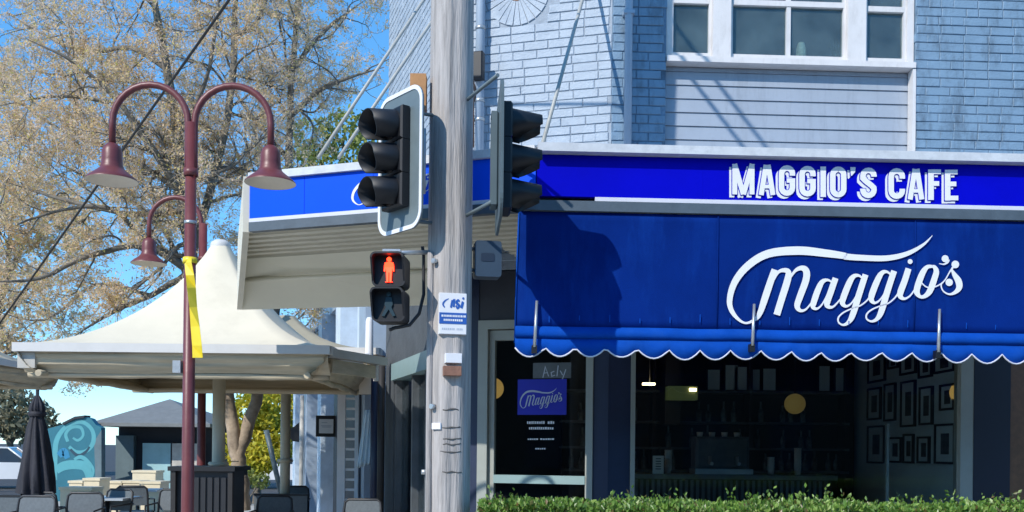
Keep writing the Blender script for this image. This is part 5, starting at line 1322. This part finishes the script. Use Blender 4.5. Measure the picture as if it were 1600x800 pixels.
c_ = P(511, 666, 15.5); hw = 16.5 / F_PX * 15.5
MB().box(c_.x - hw, c_.x + hw, 15.45, 15.55, c_.z - hw, c_.z + hw).build('sign_frame', M['black'], sg); MB().box(c_.x - hw * .68, c_.x + hw * .66, 15.435, 15.449, c_.z - hw * .68, c_.z + hw * .66).build('sign_panel', M['sign_white'], sg)
m_ = MB()
for y, a, b in ((.3, -.45, .1), (0, -.5, .5), (-.12, -.4, .45)): m_.box(c_.x + hw * a, c_.x + hw * b, 15.43, 15.4345, c_.z + hw * y, c_.z + hw * (y + .07))
m_.build('sign_print', M['label_grey'], sg); MB().box(c_.x + hw, c_.x + hw + .3, 15.48, 15.52, c_.z - .02, c_.z + .02).build('sign_arm', M['black'], sg)
q = P(471, 700, 20); m_ = MB().tube([V(q.x, 20, 0), V(q.x, 20, P(471, 618, 20).z)], .045, 10); solo(m_, 'pale_post', M['tent_beam'], 'pale slim post at the far end of the blue shop', 'post')
q = P(458, 675, 21); solo(MB().prism(Frame(q.x, q.y, 1, .1), [(-.16, q.z + .03), (-.02, q.z - .2), (.16, q.z - .22), (.16, q.z + .24), (.02, q.z + .12)], -.06, .0), 'dark_sign', M['black'], 'dark angular sign beside the pale post', 'sign')
# pale leaning bollard post
a, b = P(438, 766, 19), P(416, 672, 19); m_ = MB().tube([a - (b - a) * .1, b], .05, 12); lp = solo(m_, 'leaning_post', M['signal_back'], 'grey blue leaning post in front of the golden tree', 'post')

# ------------------------------------------------------------------ shed, mural wall, cars
SD = 25.0
def SP(px, py, D=SD): return P(px, py, D)
shd = thing('park_shed', 'grey hip-roofed shed with teal door beyond the square', 'shed', (SP(225, 700).x, SD + 2, 0))
x0, x1 = SP(150, 662).x, SP(312, 662).x; zE = SP(220, 661).z; zR = SP(233, 622).z; xa = SP(233, 640).x
m_ = MB(); m_.add([(x0 - .1, SD - .1, zE), (x1 + .3, SD - .1, zE), (x1 + .3, SD + 4, zE), (x0 - .1, SD + 4, zE), (xa, SD + 1.5, zR + .05), (x0 - .1, SD - .1, zE - .09), (x1 + .3, SD - .1, zE - .09), (x1 + .3, SD + 4, zE - .09), (x0 - .1, SD + 4, zE - .09)],
                  [(0, 1, 4), (1, 2, 4), (2, 3, 4), (3, 0, 4), (0, 5, 6, 1), (1, 6, 7, 2), (2, 7, 8, 3), (3, 8, 5, 0), (5, 8, 7, 6)]); m_.build('roof', M['shed_roof'], shd)
MB().box(x0 + .1, x1, SD + 1.2, SD + 3.8, 0, zE - .1).build('wall', M['shed_dark'], shd)
MB().box(SP(163, 0).x, SP(192, 0).x, SD + 1.0, SD + 1.19, 0, SP(0, 678).z).build('wall_panel', M['shed_wall'], shd)
dd = MB().box(SP(209, 0).x, SP(256, 0).x, SD + .9, SD + 1.19, 0, SP(0, 690).z).build('door', M['shed_door'], shd); MB().box(SP(255, 0).x, SP(258, 0).x, SD + .87, SD + 1.19, 0, SP(0, 688).z).build('door_edge', M['shed_dark'], dd)
MB().box(SP(259, 0).x, SP(300, 0).x, SD + .8, SD + 1.19, 0, SP(0, 690).z).build('stone_wall', M['shed_stone'], shd)
MB().box(SP(155, 0).x, SP(159, 0).x, SD - .05, SD + .03, 0, zE - .09).build('roof_post', M['steel'], shd)
mw = thing('mural_wall', 'teal painted mural wall with pale swirling scrolls beside the shed', 'wall', (SP(112, 700).x, SD - .5, 0))
Fm = Frame(0, SD - .6, 1, 0)
def mp(px, py): q = P(px, py, SD - .6); return (q.x, q.z)
pl_ = [mp(70, 800), mp(158, 800), mp(158, 668), mp(150, 664), mp(142, 654), mp(132, 651), mp(118, 654), mp(100, 663), mp(70, 671)]
MB().prism(Fm, pl_, -.25, 0).build('wall_panel', M['mural_base'], mw)
m_ = MB(); m_.prism(Fm, [mp(100, 664), mp(118, 655), mp(132, 653), mp(134, 649), mp(118, 651), mp(98, 661)], -.3, .05); m_.build('coping', M['shed_dark'], mw); MB().prism(Fm, [mp(151, 800), mp(158.5, 800), mp(158.5, 672), mp(147, 690)], -.2, .002).build('dark_wall_end', M['shed_wall'], mw)
def mstroke(pts, mat, e):
    m_ = MB(); sp = smooth_pts(pts, 6)
    for quad in strip([(q[0], q[1]) for q in sp], [q[2] for q in sp]): m_.add([Fm.p(*mp(x, y), .003 + e) for x, y in quad], [(0, 3, 2, 1)])
    m_.build('mural_scroll', mat, mw)
mstroke([(86, 750, 7), (86, 715, 8), (88, 690, 8), (98, 672, 7), (112, 662, 6), (130, 660, 6), (144, 672, 6), (146, 690, 7), (136, 704, 6), (120, 706, 5), (108, 698, 5)], M['mural_light'], .0)
mstroke([(106, 690, 5), (103, 678, 5), (112, 668, 5), (126, 668, 5), (130, 680, 4), (122, 688, 4), (114, 684, 3)], M['mural_light'], .001)
mstroke([(110, 702, 4), (122, 712, 5), (134, 706, 4), (140, 698, 3)], M['mural_dark'], .0015)
mstroke([(88, 735, 12), (100, 728, 14), (118, 726, 14), (134, 730, 14), (140, 750, 10), (140, 775, 8)], M['mural_light'], .002)
mstroke([(92, 712, 10), (100, 706, 12), (106, 716, 8)], M['mural_blue'], .0025)
mstroke([(116, 718, 4), (126, 714, 6), (136, 720, 6), (146, 734, 4), (142, 752, 3)], M['mural_light'], .003)
def car(name, label, x, y, rz):
    t = thing(name, label, 'car', (x, y, 0)); 
    A = Frame(0, 0, 1, 0)
    def bld(mb, nm, mat, par=None):
        o = bpy.data.objects.new(nm, mb.mesh(nm, mat)); COL.objects.link(o); o.parent = par or t; return o
    body = [(-2.1, .35), (2.1, .35), (2.15, .6), (2.05, .82), (1.1, .92), (-1.9, .95), (-2.12, .75)]
    bld(MB().prism(A, body, -.85, .85), 'body', M['car_white'])
    cab = [(-1.75, .93), (1.0, .9), (.35, 1.42), (-1.1, 1.45)]; m_ = MB(); n = 4
    q = [A.p(s, z, -.8 if z < 1 else -.62) for s, z in cab] + [A.p(s, z, .8 if z < 1 else .62) for s, z in cab]
    m_.add(q, [(4, 5, 6, 7), (3, 2, 1, 0), (0, 1, 5, 4), (1, 2, 6, 5), (2, 3, 7, 6), (3, 0, 4, 7)]); cb = bld(m_, 'cabin', M['car_glass'])
    m_ = MB().prism(A, [(-1.13, 1.44), (.38, 1.41), (.34, 1.46), (-1.05, 1.49)], -.64, .64)
    for s0, s1 in ((-1.72, -1.1), (1.0, .36), (-.3, -.3)):
        for sg_ in (-1, 1): m_.tube([A.p(s0, .94, .79 * sg_), A.p(s1, 1.43, .62 * sg_)], .03, 6)
    bld(m_, 'roof', M['car_white'])
    for sx in (-1.35, 1.3):
        for sg_ in (-1, 1):
            w_ = bld(MB().tube([A.p(sx, .31, .7 * sg_), A.p(sx, .31, .88 * sg_)], .31, 18), 'wheel', M['tyre']); bld(MB().tube([A.p(sx, .31, .872 * sg_), A.p(sx, .31, .892 * sg_)], .2, 14), 'rim', M['steel'], w_)
    for sg_ in (-1, 1): bld(MB().fbox(A, 2.05, 2.13, .62, .76, .5 * sg_ - .15, .5 * sg_ + .15), 'headlight', M['sign_white'])
    t.rotation_euler = (0, 0, rz); return t
q = P(2, 740, 34); car('parked_car', 'white parked car at the left edge beyond the umbrella', q.x, 34, math.radians(14))
q = P(432, 740, 36); car('parked_car', 'white parked car under the golden tree', q.x, 36, math.radians(8))

# ------------------------------------------------------------------ seating in the square
def chair_proto():
    t = thing('cafe_chair', 'x', 'chair', (0, 0, 0), 'black cafe chairs under the tent'); A = Frame(0, 0, 1, 0)
    def bld(mb, nm, mat): o = bpy.data.objects.new(nm, mb.mesh(nm, mat)); COL.objects.link(o); o.parent = t
    w = .22
    bld(MB().box(-w, w, -.21, .21, .44, .465), 'seat', M['chair_mesh'])
    for x in (-w, w):
        bld(MB().tube([V(x, -.2, 0), V(x, -.19, .45)], .014, 8), 'leg', M['chair_black']); bld(MB().tube([V(x, .23, 0), V(x, .20, .45)], .014, 8), 'leg', M['chair_black'])
    fr = [V(-w, .2, .45), V(-w, .255, .72), V(-w + .01, .27, .81), V(-w + .05, .275, .845), V(w - .05, .275, .845), V(w - .01, .27, .81), V(w, .255, .72), V(w, .2, .45)]
    bld(MB().tube(fr, .016, 8), 'back_frame', M['chair_black'])
    m_ = MB(); m_.hexa([V(-w + .012, .225, .56), V(w - .012, .225, .56), V(w - .012, .231, .56), V(-w + .012, .231, .56), V(-w + .02, .268, .83), V(w - .02, .268, .83), V(w - .02, .275, .83), V(-w + .02, .275, .83)])
    bld(m_, 'back_panel', M['chair_mesh'])
    for x in (-w - .02, w + .02): bld(MB().tube([V(x, -.19, .45), V(x, -.16, .64), V(x, .2, .66), V(x, .25, .66)], .012, 6), 'armrest', M['chair_black'])
    return t
cp = chair_proto()
CH = [(40, 797, 180, 'black cafe chair nearest the left edge, only its back rim showing'), (83, 786, 172, 'black cafe chair with grey mesh back second from the left edge'), (122, 790, 186, 'black cafe chair in front of the cream bench boxes'), (165, 783, 160, 'black cafe chair with a broad dark back near the shed door'),
      (212, 774, 190, 'black cafe chair with pale table showing through its frame'), (262, 782, 178, 'black cafe chair just left of the maroon lamp post'), (418, 792, 175, 'black cafe chair at the foot of the side street shops'), (456, 774, 185, 'black cafe chair below the pale post at the side street'),
      (560, 797, 178, 'black cafe chair beside the ladder foot')]
for i, (px, py, rz, lb_) in enumerate(CH):
    D = .715 * F_PX / (py - HOR); q = P(px, py, D)
    loc = (q.x, D, .13); a = math.radians(rz - 180) + (math.pi if i in (1, 4) else 0)
    if i == 0: cp.location = loc; cp.rotation_euler = (0, 0, a); cp['label'] = lb_
    else: copy_tree(cp, loc, a, lb_)
# cafe tables
def table_proto():
    t = thing('cafe_table', 'x', 'table', (0, 0, 0), 'pale cafe tables in the square')
    def bld(mb, nm, mat): o = bpy.data.objects.new(nm, mb.mesh(nm, mat)); COL.objects.link(o); o.parent = t
    bld(MB().box(-.35, .35, -.35, .35, .71, .74), 'table_top', M['table_top']); bld(MB().tube([V(0, 0, .03), V(0, 0, .71)], .03, 10), 'pedestal', M['chair_black']); bld(MB().box(-.22, .22, -.22, .22, 0, .03), 'foot', M['chair_black']); return t
tp_ = table_proto()
for i, (px, D, lb_) in enumerate(((168, 13.2, 'pale grey cafe table among the black chairs left of the lamp'), (215, 15.6, 'pale cafe table behind the chair near the shed door'))):
    q = P(px, 780, D)
    if i == 0: tp_.location = (q.x, D, .13); tp_['label'] = lb_
    else: copy_tree(tp_, (q.x, D, .13), .2, lb_)
# cream bench boxes in sun
CB = [(118, 767, 48, 12, 17, 'long low cream bench box left of the far shed post'), (143, 754, 24, 14, 19, 'cream bench box at the foot of the shed post'), (118, 755, 20, 8, 20, 'small cream block on the left behind the long bench box'), (178, 756, 24, 9, 20, 'cream bench box in front of the dark shed wall'), (205, 756, 26, 10, 20, 'cream bench box before the dark shed opening'),
      (225, 742, 36, 14, 22, 'cream box top nearest the teal shed door'), (235, 760, 30, 16, 19, 'cream bench box below the teal shed door'), (242, 778, 28, 26, 17, 'tall cream box beside the black planter')]
for px, py, w, h, D, lb_ in CB:
    a = P(px - w / 2, py - h / 2, D); b = P(px + w / 2, py - h / 2, D); z1 = a.z
    m_ = MB(); m_.box(a.x, b.x, D, D + .5, .10, z1 - .05); bt = solo(m_, 'bench_box', M['cream_box'], lb_, 'bench box', 'cream bench boxes in the square')
    MB().box(a.x - .02, b.x + .02, D - .02, D + .52, z1 - .049, z1).build('seat_top', M['cream_box'], bt)
# black wooden planter cabinet round the tent column
pc = thing('planter_cabinet', 'tall black slatted cabinet around the foot of the tent column', 'cabinet', (-3.49, 10.95, .13))
a, b = P(268, 735, 10.6), P(364, 735, 10.6); zt_ = P(310, 729, 10.6).z
MB().box(a.x + .04, b.x - .04, 10.64, 11.2, .13, zt_ - .05).build('body', M['chair_black'], pc)
for x in (a.x, b.x - .05): MB().box(x, x + .05, 10.58, 10.66, .13, zt_ - .05).build('corner_post', M['int_dark'], pc)
MB().box(a.x - .03, b.x + .03, 10.56, 11.22, zt_ - .049, zt_).build('top', M['black'], pc)
x = a.x + .1
while x < b.x - .12: MB().box(x, x + .045, 10.62, 10.64, .2, zt_ - .12).build('slat', M['chair_black'], pc); x += .075
q = P(373, 737, 12.2); m_ = MB().box(q.x - .09, q.x + .08, 12.1, 12.3, P(373, 742, 12.2).z, P(373, 731, 12.2).z); sh2 = m_.build('side_shelf', M['black']); tag(sh2, 'small black shelf board right of the slatted cabinet', 'shelf'); MB().tube([q - V(0, 0, .06), V(q.x, q.y, .13)], .03, 8).build('shelf_leg', M['black'], sh2)
# dark low screens at the left edge and by the side street
for px0, px1, py, D, lb_ in ((-20, 46, 773, 13.6, 'low dark screen at the bottom left corner'), (44, 84, 773, 13.9, 'low dark screen under the black umbrella'), (397, 480, 771, 14.2, 'low dark screen below the golden tree')):
    a, b = P(px0, py, D), P(px1, py, D); m_ = MB().box(a.x, b.x, D, D + .05, .13, a.z - .03); sc_ = solo(m_, 'low_screen', M['chair_mesh'], lb_, 'screen', 'low dark screens round the seating'); MB().box(a.x - .01, b.x + .01, D - .01, D + .06, a.z - .029, a.z).build('top_rail', M['black'], sc_)

# ------------------------------------------------------------------ unseen terrace across the street, added to keep reflections in the glass dark
op = thing('unseen_terrace', 'unseen dark brick terrace across the street, added to darken reflections in the shop glass', 'building', (4, -17, 0))
MB().box(-16, 26, -21, -16, 0, 6.2).build('wall', M['opp'], op); MB().box(-16.2, 26.2, -21.2, -15.8, 6.2, 6.6).build('parapet', M['opp'], op)
for i in range(12): fr = MB().box(-14 + i * 3.2, -12.4 + i * 3.2, -16, -15.95, .8, 2.8).build('window', M['n_dark'], op)
